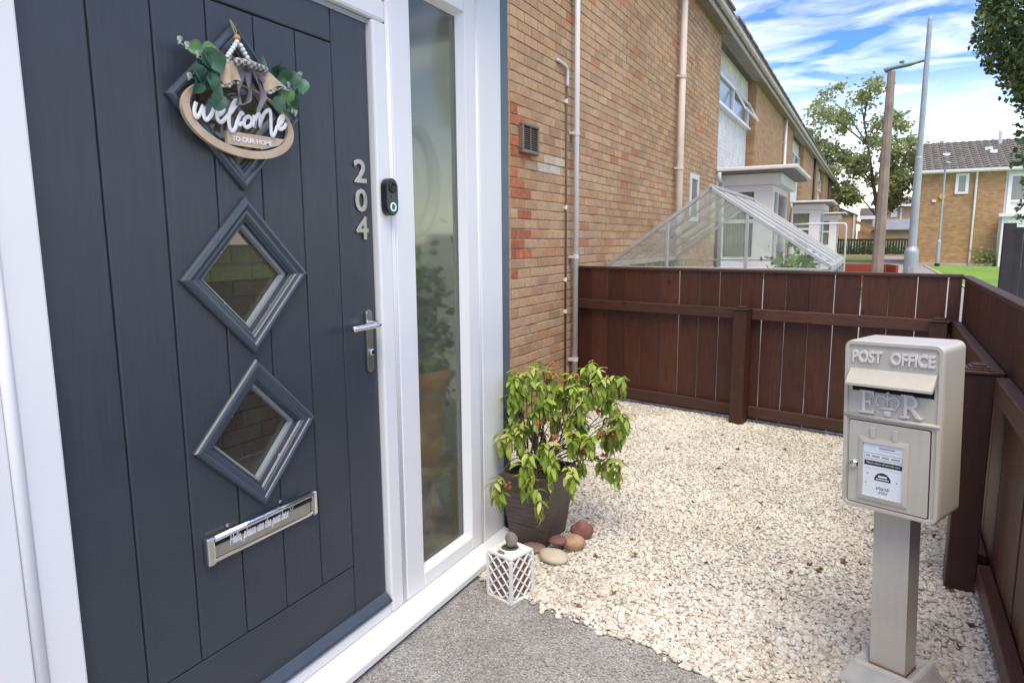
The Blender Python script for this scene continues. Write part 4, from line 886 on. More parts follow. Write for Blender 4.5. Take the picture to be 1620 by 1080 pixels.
for i in ORDER:
    tip = Vector(TIPS[i]); mid = base.lerp(tip, .5)+Vector((rs.uniform(-.03, .03), rs.uniform(-.03, .03), .02 if tip.z > .45 else .09))
    b0 = base+Vector((rs.uniform(-.05, .05), rs.uniform(-.05, .05), 0))
    if i >= NT: b0 = Vector(TIPS[i % NT]).lerp(base, .15); mid = b0.lerp(tip, .5)
    path = smoothpath([b0, b0.lerp(mid, .5)+Vector((rs.uniform(-.012, .012), rs.uniform(-.012, .012), .015)), mid, mid.lerp(tip, .6)+Vector((0, 0, .012)), tip], 3)
    MB().tube(path, [.0036*(1-.6*k/len(path)) for k in range(len(path))], 5).build('stem', 'stem_bark', shrub, False, True)
    nl = rs.randint(15, 20); a0 = rs.uniform(0, 6.3)
    for k in range(nl):
        az = a0+k*2.4; droop = rs.uniform(R(45), R(85)) if k > 4 else rs.uniform(R(-15), R(40)); s_ = rs.uniform(.48, .88)
        M = Matrix.Rotation(az, 4, 'Z') @ Matrix.Rotation(-droop, 4, 'X') @ Matrix.Rotation(rs.uniform(-.5, .5), 4, 'Y') @ Matrix.Diagonal((s_, s_, s_, 1))
        M.translation = tip+Vector((0, 0, -.004*k+.012)) + M.to_3x3() @ Vector((0, .002, 0))
        if count < 300:
            o = bpy.data.objects.new('leaf', LANCES[rs.randrange(5)]); col.objects.link(o); o.parent = shrub; o.matrix_parent_inverse = wmat(shrub).inverted(); o.matrix_basis = M; count += 1
        else: extraT.append(np.array(M)[:3])
lm = scatter_mesh('leaf_mass', LV, LF, np.array(extraT), RNG.random(len(extraT)), 'shrub_leaf_mass', shrub); lm['kind'] = 'stuff'
for k, c in enumerate(BLOOMS):
    m = MB()
    for j in range(6): m.lump((c[0]+rs.uniform(-.013, .013), c[1]+rs.uniform(-.013, .013), c[2]+rs.uniform(-.010, .010)), (rs.uniform(.005, .009), rs.uniform(.004, .008), rs.uniform(.006, .011)), 1, .35, j+k*9)
    m.build('dead_bloom', 'bloom', shrub, False)
def stone(name, label, mat, c, r, seed, rot=0, amp=.1):
    m = MB().lump((0, 0, 0), r, 3, amp, seed, .9); bmesh.ops.rotate(m.bm, verts=m.bm.verts, matrix=Matrix.Rotation(rot, 3, 'Z'))
    me = m.mesh(name); o = finish(name, me, mat, None, smooth=True); o.location = c; return tag(o, label, 'stone', 'smooth stones around the pot')
stone('stone', 'flat brown stone tucked against the pot behind the lantern', 'stone_brown', (.205, 2.545, .006), (.055, .042, .020), 1)
stone('stone', 'large smooth cream cobble lying in front of the other stones', 'stone_cream', (.320, 2.490, .006), (.068, .050, .028), 2, R(-10))
stone('stone', 'plum red oval stone resting on the cream cobble', 'stone_plum', (.300, 2.585, .040), (.042, .034, .020), 3, .3)
stone('stone', 'orange tan round stone beside the pot base', 'stone_tan', (.350, 2.632, .006), (.052, .045, .036), 4, .6)
stone('stone', 'brick red upright stone leaning at the back of the stones', 'stone_red', (.345, 2.745, .004), (.050, .034, .048), 5, .5, .2)

lan = thing('lantern', 'white square lattice lantern standing by the door sill', 'lantern', (.277, 2.178, .004), R(-15))
S_, H_ = .060, .188
B('base_plate', 'lantern_white', (-S_-.005, -S_-.005, 0), (S_+.005, S_+.005, .012), lan, .002)
t_ = MB().box((-S_-.003, -S_-.003, H_-.012), (S_+.003, S_+.003, H_), .002); t_.build('top_plate', 'lantern_white', lan)
for a in (-1, 1):
    for b in (-1, 1): B('corner_post', 'lantern_white', (a*S_-.006, b*S_-.006, .0122), (a*S_+.006, b*S_+.006, H_-.0122), lan, .001)
for face in range(4):
    RM = Matrix.Rotation(face*math.pi/2, 4, 'Z')
    for k in range(5):
        x0 = -S_+.012+k*(2*S_-.024)/4; amp = (2*S_-.024)/8*(1 if k % 2 else -1); nz = 8
        pth = [RM @ Vector((max(-S_+.004, min(S_-.004, x0+amp*(1 if j % 2 else -1))), -S_, .013+j*(H_-.026)/(nz-1))) for j in range(nz)]
        MB().tube(pth, .0046, 6).build('lattice_bar', 'lantern_white', lan)
MB().lathe([(.044, 0), (.044, .005), (.041, .008), (.036, .008), (.035, .002)], 28, (0, 0, H_+.0002)).build('top_ring', 'lantern_white', lan, smooth=True)
MB().lathe([(.034, 0), (.034, .003), (.030, .004)], 24, (0, 0, H_+.0024)).build('cap_disc', 'rubber', lan)
MB().tube([(.016*math.cos(a), -.050+.004*math.sin(a), H_+.003+.002*math.sin(a)) for a in [k*math.pi/8 for k in range(16)]], .002, 6, closed=True).build('ring_pull', 'bronze', lan, smooth=True)
B('dark_fill', 'stone_brown', (-S_+.010, -S_+.010, .0123), (S_-.010, S_-.010, H_-.0124), lan)  # brown box added inside, stands in for the shade of the hollow lantern
o = MB().lump((0, 0, 0), (.024, .021, .031), 3, .13, 9, 1.2).build('pebble', 'stone_grey', None, smooth=True); o.location = (.279, 2.180, .1965)
tag(o, 'rounded grey-brown pebble balanced on top of the white lantern', 'stone')

# ================================================================== the post box
pb = thing('post_box', 'pale grey pillar post box on a square post with raised lettering', 'post box', (1.58, 2.23, 0))
pb.rotation_euler = Euler((0, R(-2.3), R(-23)), 'XYZ')
pb.rotation_euler = (Matrix.Rotation(R(-23), 4, 'Z') @ Matrix.Rotation(R(-2.3), 4, 'Y')).to_euler()
MB().prism([(-.05, -.04), (.05, -.04), (.05, .04), (-.05, .04)], .06, .60, 'z').build('post', 'postbox_paint', pb)
pl = bmesh.new(); rows = []
for hw, hd, z in ((.118, .105, -.015), (.118, .105, .02), (.088, .078, .085), (.080, .070, .090), (.070, .060, .085), (.053, .043, .070)): rows.append([pl.verts.new((a*hw, b*hd, z)) for a, b in ((-1, -1), (1, -1), (1, 1), (-1, 1))])
for A_, B_ in zip(rows, rows[1:]):
    for k in range(4): pl.faces.new((A_[k], A_[(k+1) % 4], B_[(k+1) % 4], B_[k]))
pl.faces.new(rows[0]); bmesh.ops.bevel(pl, geom=[e for e in pl.edges if e.is_manifold], offset=.003, segments=1, affect='EDGES')
m = MB(); m.bm = pl; m.build('plinth', 'plinth_concrete', pb)
MB().box((-.0525, -.0425, .072), (.0525, .0425, .0815), .002).build('rust_line', 'stone_brown', pb)
X0, X1, YF, YB, Z0, Z1 = -.118, .143, -.105, .052, .585, 1.082; XC = (X0+X1)/2
def rrect(x0, x1, z0, z1, r, n=6):
    pts = []
    for cx, cz, a0 in ((x1-r, z1-r, 0), (x0+r, z1-r, 90), (x0+r, z0+r, 180), (x1-r, z0+r, 270)): pts += [(cx+r*math.cos(R(a0+90*k/n)), cz+r*math.sin(R(a0+90*k/n))) for k in range(n+1)]
    return pts
MB().prism(rrect(X0, X1, Z0, Z1, .022), YF, YB, 'y', .006).build('body', 'postbox_paint', pb, smooth=False)
def rim(o_, i_, y0, y1, name, bevel=.002):
    bm = bmesh.new(); n = len(o_); R4 = [[bm.verts.new((x, y, z)) for x, z in L_] for y, L_ in ((y0, o_), (y1+bevel, o_), (y1, [((a*.85+c*.15), (b*.85+d*.15)) for (a, b), (c, d) in zip(o_, i_)]), (y1, [((a*.15+c*.85), (b*.15+d*.85)) for (a, b), (c, d) in zip(o_, i_)]), (y1+bevel, i_), (y0, i_))]
    for A_, B_ in zip(R4, R4[1:]):
        for k in range(n): bm.faces.new((A_[k], A_[(k+1) % n], B_[(k+1) % n], B_[k]))
    m = MB(); m.bm = bm; return m.build(name, 'postbox_paint', pb, smooth=False)
rim(rrect(X0+.001, X1-.001, Z0+.001, Z1-.001, .021), rrect(X0+.013, X1-.013, Z0+.013, Z1-.013, .012), YF+.004, YF-.006, 'front_rim', .003)
MB().tube([(X0+.004, YF-.003, .861), (X1-.004, YF-.003, .861)], .006, 10).build('ridge', 'postbox_paint', pb, smooth=True)
text('lettering', 'POST', .05, Matrix.Translation((X0+.022, YF-.002, 1.018)) @ BOXF, 'postbox_relief', pb, width=.083, height=.036, extrude=.0025, offset=.0013, bevel=.0007)
text('lettering', 'OFFICE', .05, Matrix.Translation((X0+.126, YF-.002, 1.018)) @ BOXF, 'postbox_relief', pb, width=.113, height=.036, extrude=.0025, offset=.0013, bevel=.0007)
MB().prism([(YF+.002, 1.000), (YF-.004, 1.001), (YF-.037, .962), (YF-.037, .955), (YF-.030, .956), (YF-.0005, .985)], X0+.018, X1-.016, 'x').build('hood', 'postbox_paint', pb)
B('letter_slot', 'dark_slot', (X0+.024, YF-.0012, .935), (X1-.022, YF+.002, .974), pb)
# royal cypher letters drawn with serifs
def letter(polys, x, z, s, name='lettering'):
    m = MB()
    for P in polys: m.prism([(x+a*s, z+b*s) for a, b in P], YF-.0085, YF+.001, 'y', .0015)
    return m.build(name, 'postbox_relief', pb)
letter([[(0, 0), (.62, 0), (.66, .24), (.60, .24), (.52, .09), (.26, .09), (.26, .91), (.50, .91), (.58, .78), (.63, .78), (.60, 1), (0, 1), (0, .93), (.12, .91), (.12, .09), (0, .07)], [(.2605, .46), (.42, .46), (.44, .36), (.49, .36), (.49, .64), (.44, .64), (.42, .55), (.2605, .55)]], X0+.046, .873, .066)
letter([[(0, 0), (.36, 0), (.36, .07), (.26, .09), (.26, .42), (.36, .42), (.60, .05), (.80, 0), (.86, .07), (.74, .11), (.52, .45), (.64, .54), (.68, .70), (.62, .88), (.45, 1), (0, 1), (0, .93), (.12, .91), (.12, .09), (0, .07)]], X0+.158, .873, .066)
MB().prism([(X0+.158+a*.066, .873+b*.066) for a, b in ((.27, .52), (.42, .52), (.52, .62), (.52, .80), (.42, .90), (.27, .90))], YF-.0090, YF-.0084, 'y').build('lettering', 'postbox_paint', pb)
cx = X0+.122
cr = MB(); cr.tube([(cx-.023, YF-.002, .892), (cx+.023, YF-.002, .892)], .004, 8)
for s_ in (-1, 1):
    cr.tube(smoothpath([(cx+s_*.022, YF-.002, .895), (cx+s_*.031, YF-.002, .912), (cx+s_*.024, YF-.002, .926), (cx+s_*.010, YF-.002, .926), (cx, YF-.002, .916)], 4), .003, 7); cr.tube(smoothpath([(cx+s_*.008, YF-.002, .895), (cx+s_*.013, YF-.002, .908), (cx+s_*.006, YF-.002, .918)], 3), .002, 6)
cr.tube([(cx, YF-.002, .895), (cx, YF-.002, .940)], .0026, 7); cr.lump((cx, YF-.003, .930), (.005, .004, .005), 1, .02); cr.tube([(cx-.005, YF-.002, .937), (cx+.005, YF-.002, .937)], .002, 6); cr.box((cx-.010, YF-.004, .868), (cx+.010, YF+.001, .886), .002)
cr.build('crown_emblem', 'postbox_relief', pb, smooth=True)
DX0, DX1, DZ0, DZ1 = X0+.019, X1-.027, .601, .846
bd = MB().prism(rrect(DX0, DX1, DZ0, DZ1, .004, 3), YF-.005, YF+.002, 'y', .0015).build('door', 'postbox_paint', pb)
gap = MB().prism(rrect(DX0-.0025, DX1+.0025, DZ0-.0025, DZ1+.0025, .005, 3), YF-.0008, YF+.001, 'y').build('door_gap', 'dark_slot', pb)
NX0, NX1, NZ0, NZ1 = X0+.049, X0+.184, .617, .802
b_ = bmesh.new(); oo, ii = [(NX0, NZ0), (NX1, NZ0), (NX1, NZ1), (NX0, NZ1)], [(NX0+.013, NZ0+.013), (NX1-.013, NZ0+.013), (NX1-.013, NZ1-.013), (NX0+.013, NZ1-.013)]
L3 = [[b_.verts.new((x, y, z)) for x, z in P] for P, y in ((oo, YF-.0045), (oo, YF-.009), (ii, YF-.012), (ii, YF-.0045))]
for A_, B_ in zip(L3, L3[1:]):
    for k in range(4): b_.faces.new((A_[k], A_[(k+1) % 4], B_[(k+1) % 4], B_[k]))
m = MB(); m.bm = b_; m.build('notice_frame', 'postbox_paint', pb)
for xx in (NX0+.038, NX0+.098): MB().box((xx-.008, YF-.011, NZ1-.001), (xx+.008, YF-.004, NZ1+.032), .003, 2).build('rib', 'postbox_paint', pb)
MB().lathe([(.013, 0), (.013, .005), (.010, .009), (.004, .010)], 18, (0, 0, 0), Matrix.Translation((X0+.036, YF-.005, .716)) @ Matrix.Rotation(R(90), 4, 'X')).build('lock', 'chrome', pb, smooth=False)
CX0, CX1, CZ0, CZ1 = NX0+.0132, NX1-.0132, NZ0+.0132, NZ1-.0132; CW, CHh = CX1-CX0, CZ1-CZ0; yc = YF-.0065
card = B('notice', 'card_white', (CX0, yc, CZ0), (CX1, YF-.0045, CZ1), pb)
def ink(u0, v0, u1, v1, mat='ink_black', d=.0003): return B('print', mat, (CX0+u0*CW, yc-d, CZ0+v0*CHh), (CX0+u1*CW, yc-.00005, CZ0+v1*CHh), card)
ink(.03, .575, .97, .665); ink(.03, .70, .97, .706); ink(.03, .80, .97, .806); ink(.03, .706, .037, .80); ink(.963, .706, .97, .80)
for a, b in ((.07, .17), (.22, .42), (.47, .65), (.70, .92)): ink(a, .735, b, .768, 'ink_grey')
for a, b in ((.40, .78),): ink(a, .90, b, .925, 'ink_grey')
ink(.40, .865, .92, .872, 'ink_grey'); ink(.08, .84, .22, .93, 'card_white'); ink(.05, .52, .95, .524, 'ink_grey')
MB().prism([(CX0+CW*(.5+.21*math.cos(R(a))), CZ0+CHh*(.31+.155*math.sin(R(a)))) for a in range(0, 181, 12)], yc-.0003, yc-.0001, 'y').build('print', 'ink_black', card)
for (a, b, c, d) in ((.39, .375, .61, .41), (.34, .335, .66, .352)): ink(a, b, c, d, 'card_white', .0005)
for a in (0, 1): pass
for u_, v_ in ((.12, .42), (.85, .33), (.08, .24)): ink(u_-.015, v_-.01, u_+.015, v_+.01)
o = text('print', 'Please place all parcels and', .02, BOXF, 'card_white', card, width=CW*.84, height=.0065, extrude=.0001, shear=.2); o.matrix_parent_inverse = Matrix.Translation(-card.location); o.location = ((CX0+CX1)/2, yc-.0005, CZ0+CHh*.60)
for body, w, hh, v_ in (('thank', .34, .010, .145), ('you', .24, .010, .055)):
    o = text('print', body, .02, BOXF, 'ink_black', card, width=CW*w, height=hh, extrude=.0001, shear=.35); o.matrix_parent_inverse = Matrix.Translation(-card.location); o.location = ((CX0+CX1)/2+.002, yc-.0005, CZ0+CHh*v_)

# ================================================================== fences
def board_meshes(h, w=.157):
    out = []
    for k in range(4):
        m = MB().box((0, 0, .03), (w, .018, h), .002)
        out.append(m.mesh('board')); out[-1].materials.append(MATS['fence_board'])
    return out
def post_with_cap(parent, x, top, fancy):
    p = MB().box((x-.05, -.145, -.02), (x+.05, -.046, top), .004).build('post', 'fence_post', parent)
    c = MB(); c.box((x-.058, -.153, top+.0005), (x+.058, -.038, top+.012), .002)
    if fancy:
        for k, s_ in enumerate((.046, .034, .022)): c.box((x-s_, -.0955-s_, top+.0125+.007*k), (x+s_, -.0955+s_, top+.019+.007*k), .001)
    else: c.box((x-.038, -.134, top+.0125), (x+.038, -.057, top+.026), .006, 2)
    c.build('post_cap', 'fence_rail', p)
def fence(name, label, loc, rotz, length, pitch, posts, h, fancy, gaps):
    f = thing(name, label, 'fence', loc, rotz, 'brown timber fences round the gravel yard')
    ms = board_meshes(h-.012, pitch-gaps); x = 0.; rs = random.Random(len(label))
    while x < length-.06:
        o = bpy.data.objects.new('board', ms[0]); col.objects.link(o); o.parent = f; o.location = (x+rs.uniform(-.001, .001), rs.uniform(-.002, .002), rs.uniform(-.004, .002)); o.rotation_euler = (0, R(rs.uniform(-.22, .22)), R(rs.uniform(-.6, .6)))
        o.data = ms[rs.randrange(4)]
        if x > length-pitch: o.scale.x = (length-x)/pitch
        if gaps > .006 and x < .6: o.scale.x = (pitch-.001)/(pitch-gaps)
        x += pitch
    MB().box((-.0, -.014, h-.0215), (length, .034, h), .003).build('capping', 'fence_rail', f)
    cuts = [0]+[p for p in posts]+[length]
    for a, b in zip(cuts, cuts[1:]):
        if b-a < .1: continue
        MB().box((a+(.051 if a else 0), -.050, .785), (b-(.051 if b != length else 0), -.003, .862), .003).build('rail', 'fence_rail', f); MB().box((a+(.051 if a else 0), -.047, .055), (b-(.051 if b != length else 0), -.003, .135), .003).build('rail', 'fence_rail', f)
    for p in posts: post_with_cap(f, p, .868 if fancy else .858, fancy)
    return f
ang = math.atan2(4.95-5.53, 1.95+.80)
fence('fence', 'dark brown boarded fence across the back of the gravel yard', (-.835, 5.535, 0), ang, 2.845, .1632, [1.525, 2.755], 1.145, False, .0074)
fence('fence', 'dark brown boarded fence along the side behind the post box', (1.955, 4.93, 0), R(-91.0), 3.9, .150, [1.90, 3.6], 1.14, True, .004)

# ================================================================== fallen leaves
def dead_leaf():
    m = MB(); n = 12; c = m.bm.verts.new((0, 0, .003)); ring = []
    for k in range(n):
        t = 2*math.pi*k/n; r_ = .021*(1+.35*math.cos(5*t)); ring.append(m.bm.verts.new((r_*math.cos(t), r_*.75*math.sin(t), .006*math.sin(2*t)+.004)))
    for k in range(n): m.bm.faces.new((c, ring[k], ring[(k+1) % n]))
    me = m.mesh('fallen_leaf'); me.materials.append(MATS['fallen']); return me
DL = dead_leaf(); rs = random.Random(5)
NTH = 'nearest|second nearest|third nearest|fourth nearest|fifth nearest|sixth nearest|seventh nearest|eighth nearest|ninth nearest|tenth nearest'.split('|')
def leaf_label(k):
    x, y = FALLEN[k]
    zones = {'the back fence': [], 'the shrub pot': [], 'the post box': []}
    for i, (a, b) in enumerate(FALLEN):
        zones['the back fence' if b > 3.3 and a < 1.35 else 'the post box' if a > 1.15 else 'the shrub pot'].append(i)
    spot = {'the back fence': (.6, 5.3), 'the shrub pot': (.16, 2.68), 'the post box': (1.58, 2.23)}
    for z, l in zones.items():
        if k in l:
            l.sort(key=lambda i: (FALLEN[i][0]-spot[z][0])**2+(FALLEN[i][1]-spot[z][1])**2); n_ = l.index(k)
            return 'brown fallen leaf on the gravel, '+(NTH[n_] if n_ < 10 else '%dth nearest' % (n_+1))+' to '+z
for k, (x, y) in enumerate(FALLEN):
    o = bpy.data.objects.new('fallen_leaf', DL); col.objects.link(o); s_ = rs.uniform(.42, .9)*(1.7 if k == 21 else 1)
    o.location = (x, y, .018); o.rotation_euler = (rs.uniform(-.3, .3), rs.uniform(-.3, .3), rs.uniform(0, 6.3)); o.scale = (s_, s_, s_*1.3)
    tag(o, 'large orange fallen leaf on gravel beside the post box plinth' if k == 21 else leaf_label(k), 'leaf', 'fallen leaves on the gravel')

# ================================================================== greenhouse
gh = thing('greenhouse', 'aluminium framed greenhouse with glass gable showing above the back fence', 'greenhouse', (.17, 6.25, 0))
GY0, GY1, GL, GR, GA, EZ, RZ = 6.25, 8.75, -.80, 1.16, .15, 1.13, 1.815
def bar(a, b, w=.022, mat='aluminium', name='glazing_bar', parent=gh): 
    a, b = Vector(a), Vector(b); d = (b-a); q = d.to_track_quat('Z', 'Y').to_matrix().to_4x4(); q.translation = a
    return MB().box((-w/2, -w/2, 0), (w/2, w/2, d.length), .002, 1, q).build(name, mat, parent, False)
for yy in (GY0, GY1):
    bar((GL, yy, EZ), (GA, yy, RZ), .03, name='rafter'); bar((GR, yy, EZ), (GA, yy, RZ), .03, name='rafter'); bar((GL, yy, 0), (GL, yy, EZ), .03, name='corner_post'); bar((GR, yy, 0), (GR, yy, EZ), .03, name='corner_post')
    for xx in (-.23, .47): bar((xx, yy, 0), (xx, yy, EZ+(RZ-EZ)*((xx-GL)/(GA-GL) if xx < GA else (GR-xx)/(GR-GA))-.02), .026)
    bar((GL+.02, yy, EZ-.02), (GR-.02, yy, EZ-.02), .018)
bar((GL, GY0+.016, EZ), (GL, GY1-.016, EZ), .045, name='eaves_gutter'); bar((GR, GY0+.016, EZ), (GR, GY1-.016, EZ), .05, name='eaves_gutter'); bar((GA, GY0-.03, RZ+.018), (GA, GY1+.03, RZ+.018), .03, name='ridge')
for yy in (6.87, 7.5, 8.12):
    for xe in (GL, GR): bar((xe, yy, EZ+.02), (GA, yy, RZ-.005), .02); bar((xe, yy, 0), (xe, yy, EZ-.03), .02)
def pane(vs, name='pane', mat='glass_greenhouse'):
    bm = bmesh.new(); f = bm.faces.new([bm.verts.new(v_) for v_ in vs]); r_ = bmesh.ops.solidify(bm, geom=[f], thickness=.003); m = MB(); m.bm = bm; return m.build(name, mat, gh, False)
for yy in (GY0, GY1):
    ez = lambda xx: EZ+(RZ-EZ)*((xx-GL)/(GA-GL) if xx < GA else (GR-xx)/(GR-GA))-.02
    pane([(GL+.02, yy, EZ), (-.245, yy, EZ), (-.245, yy, ez(-.245))]); pane([(-.215, yy, EZ), (.455, yy, EZ), (.455, yy, ez(.455)), (GA, yy, ez(GA)), (-.215, yy, ez(-.215))]); pane([(.485, yy, EZ), (GR-.02, yy, EZ), (.485, yy, ez(.485))])
    pane([(GL+.02, yy, .05), (-.245, yy, .05), (-.245, yy, EZ-.03), (GL+.02, yy, EZ-.03)]); pane([(.485, yy, .05), (GR-.02, yy, .05), (GR-.02, yy, EZ-.03), (.485, yy, EZ-.03)])
ys = [GY0+.02, 6.86, 7.49, 8.11, GY1-.02]
for a, b in zip(ys, ys[1:]):
    for xe in (GL, GR): pane([(xe, a+.012, EZ+.03), (xe, b-.002, EZ+.03), (GA, b-.002, RZ+.004), (GA, a+.012, RZ+.004)], 'roof_pane', 'glass_hazy' if xe == GR else 'glass_greenhouse'); pane([(xe, a+.012, .05), (xe, b-.002, .05), (xe, b-.002, EZ-.03), (xe, a+.012, EZ-.03)])
gp = thing('tomato_plant', 'bright green plant growing inside the greenhouse at its right eave', 'plant', (.86, 7.0, 0))
pts = np.concatenate([np.array([c])+RNG.normal(0, 1, (k, 3))*np.array([.09, .2, .075]) for c, k in (((.84, 6.9, 1.10), 190), ((.62, 7.3, 1.04), 60), ((.8, 7.0, .8), 150))])
leaf_cloud('foliage', pts, .075, 'garden_leaves', gp)
for k in range(3): MB().tube([(.80+.04*k, 6.9+.05*k, 0), (.80+.02*k, 6.9, .7), (.82, 6.9, 1.15)], .009, 6).build('stem', 'stem_bark', gp, False)

# ================================================================== lamp posts
lp = thing('lamp_post', 'brown concrete lamp column with a bare bracket arm', 'lamp post', (1.55, 12.9, -.03))
MB().tube([(0, 0, 0), (0, 0, 2), (0, 0, 4.03)], [.098, .082, .058], 8).build('column', 'lamp_concrete', lp)
MB().tube(smoothpath([(-.10, 0, 4.05), (0, 0, 4.08), (.25, 0, 4.11), (.50, 0, 4.16)], 4), [.055]*4+[.045]*5+[.03]*4, 8, flat=((0, 0, 1), .7)).build('arm', 'lamp_arm', lp, smooth=True)
MB().box((.10, -.03, 4.14), (.17, .03, 4.18), .01).build('photocell', 'lamp_arm', lp)
lp = thing('lamp_post', 'tall slim pale grey metal column with wider sleeve at its foot', 'lamp post', (2.0, 12.3, -.03))
MB().lathe([(.10, 0), (.10, 1.17), (.095, 1.20), (.062, 1.26), (.052, 2.6), (.044, 2.62), (.033, 4.60), (.028, 4.62)], 16).build('column', 'lamp_grey', lp, smooth=False)
B('access_door', 'lamp_grey', (-.04, -.108, .5), (.04, -.09, .95), lp)
lp = thing('lamp_post', 'small distant grey street lamp standing before the far brick house', 'lamp post', (4.3, 38.6, -.03))
MB().lathe([(.09, 0), (.09, 1.2), (.05, 1.3), (.045, 4.75)], 10).build('column', 'lamp_grey', lp); MB().lathe([(.11, 0), (.11, .16)], 10).build('foot', 'black_paint', lp)
MB().lump((.05, -.2, 4.82), (.16, .42, .08), 2, .03).build('lamp_head', 'lamp_grey', lp, smooth=True)

# ================================================================== far side of the green
def tiled_roof(parent, x0, x1, y0, z0, y1, z1, rows, cols, mat):
    L = math.hypot(y1-y0, z1-z0); a = math.atan2(z1-z0, y1-y0); rf = MB().prism([(y0, z0), (y0, z0+.08), (y1, z1+.08), (y1, z1)], x0, x1, 'x').build('roof', mat, parent, False)
    tw, tl = (x1-x0)/cols, L/rows; V_, F_ = [], []
    T = []
    for i in range(rows):
        for j in range(cols):
            d = (i+.5)*tl; T.append([[tw*.94, 0, 0, x0+(j+.5)*tw], [0, tl*1.04*math.cos(a), -math.sin(a), y0+d*math.cos(a)-math.sin(a)*.1], [0, tl*1.04*math.sin(a), math.cos(a), z0+.085+d*math.sin(a)]])
    V_ = [(-.5, -.5, .05), (-.25, -.5, .09), (.25, -.5, .05), (.5, -.5, .05), (-.5, .5, .0), (-.25, .5, .04), (.25, .5, .0), (.5, .5, .0), (-.5, -.5, 0), (.5, -.5, 0)]
    F_ = [(0, 1, 5), (0, 5, 4), (1, 2, 6), (1, 6, 5), (2, 3, 7), (2, 7, 6), (8, 9, 3), (8, 3, 0)]
    o = scatter_mesh('tile_courses', V_, F_, np.array(T), RNG.random(len(T)), mat, rf, smooth=False); o['kind'] = 'stuff'; return rf
rh = thing('brick_house', 'buff brick house with dark tiled roof beyond the lawn', 'house', (5.5, 40, 0))
HY = 40.; B('wall', 'far_brick_front', (3.45, HY, -.03), (6.90, HY+9, 4.55), rh, local=False); B('white_panel', 'white_wall', (6.905, HY+.1, -.03), (11, HY+9, 4.55), rh, local=False); B('wall', 'far_brick_front', (11.005, HY, -.03), (18, HY+9, 4.55), rh, local=False)
tiled_roof(rh, 3.3, 18, HY-.28, 4.55, HY+4.5, 6.35, 14, 44, 'roof_tile'); B('gutter', 'pipe_white', (3.3, HY-.38, 4.50), (18, HY-.285, 4.62), rh, local=False); B('soffit', 'white_wall', (3.3, HY-.28, 4.46), (18, HY-.002, 4.545), rh, local=False)
m = MB(); wx0, wx1, wz0, wz1 = 4.87, 5.42, 3.45, 4.42
for a, b in (((wx0, wz0), (wx1, wz0+.1)), ((wx0, wz1-.1), (wx1, wz1)), ((wx0, wz0+.1), (wx0+.13, wz1-.1)), ((wx1-.13, wz0+.1), (wx1, wz1-.1))): m.box((a[0], HY-.06, a[1]), (b[0], HY+.02, b[1]))
wf = m.build('window', 'white_upvc', rh, False); B('pane', 'window_dark', (wx0+.13, HY-.03, wz0+.1), (wx1-.13, HY-.01, wz1-.1), wf, local=False)
MB().tube([(5.72, HY-.08, .1), (5.72, HY-.08, 4.52)], .05, 8).build('downpipe', 'pipe_white', rh, False)
MB().lathe([(.14, 0), (.14, .08), (.1, .1)], 12, (0, 0, 0), Matrix.Translation((4.36, HY-.002, 3.35)) @ Matrix.Rotation(R(90), 4, 'X')).build('alarm_box', 'alarm_yellow', rh, False); B('bulkhead_light', 'white_wall', (3.95, HY-.1, 3.10), (4.12, HY-.002, 3.2), rh, local=False)
B('path_plinth', 'kerb_stone', (3.3, HY-.55, -.03), (6.6, HY-.01, .10), rh, local=False)
for x, y, z in ((4.55, 42, 5.47), (6.4, 42.6, 5.72), (6.55, 42.1, 5.52)): B('roof_vent', 'white_wall', (x-.16, y-.1, z-.05), (x+.16, y+.15, z+.16), rh, local=False)
MB().tube([(6.97, 43.6, 6.0), (6.97, 43.6, 6.75)], .09, 8).build('flue', 'pipe_grey', rh, False)
pw = MB()
for a, b, c_, e in ((7.0, 7.15, .0, 4.3), (8.6, 8.75, 0, 4.3)): pw.box((a, HY+.02, c_), (b, HY+.095, e))
for zz in (1.0, 2.1, 3.0, 4.2): pw.box((7.15, HY+.02, zz), (8.6, HY+.095, zz+.1))
wf = pw.build('window', 'white_upvc', rh, False); B('pane', 'window_dark', (7.15, HY+.06, 3.1), (8.6, HY+.07, 4.2), wf, local=False); B('pane', 'window_dark', (7.15, HY+.06, 1.1), (8.6, HY+.07, 2.1), wf, local=False)
pt = thing('porch', 'white porch on the far brick house by the dark grey fence', 'porch', (7.6, 39.4, 0))
B('wall', 'white_wall', (6.75, HY-1.0, -.03), (8.8, HY+.09, 2.3), pt, local=False); B('roof', 'white_wall', (6.6, HY-1.15, 2.305), (8.95, HY-.39, 2.45), pt, local=False); B('door', 'white_upvc', (6.95, HY-1.04, 0), (7.6, HY-1.003, 2.1), pt, .01, local=False)
sb = leaf_cloud('foliage', np.array([(6.3, HY-.4, .35)])+RNG.normal(0, 1, (260, 3))*np.array([.3, .15, .2]), .16, 'birch_leaves', tag(thing('shrub', 'small weedy shrub at the foot of the far brick house', 'shrub', (6.3, HY-.4, 0))))

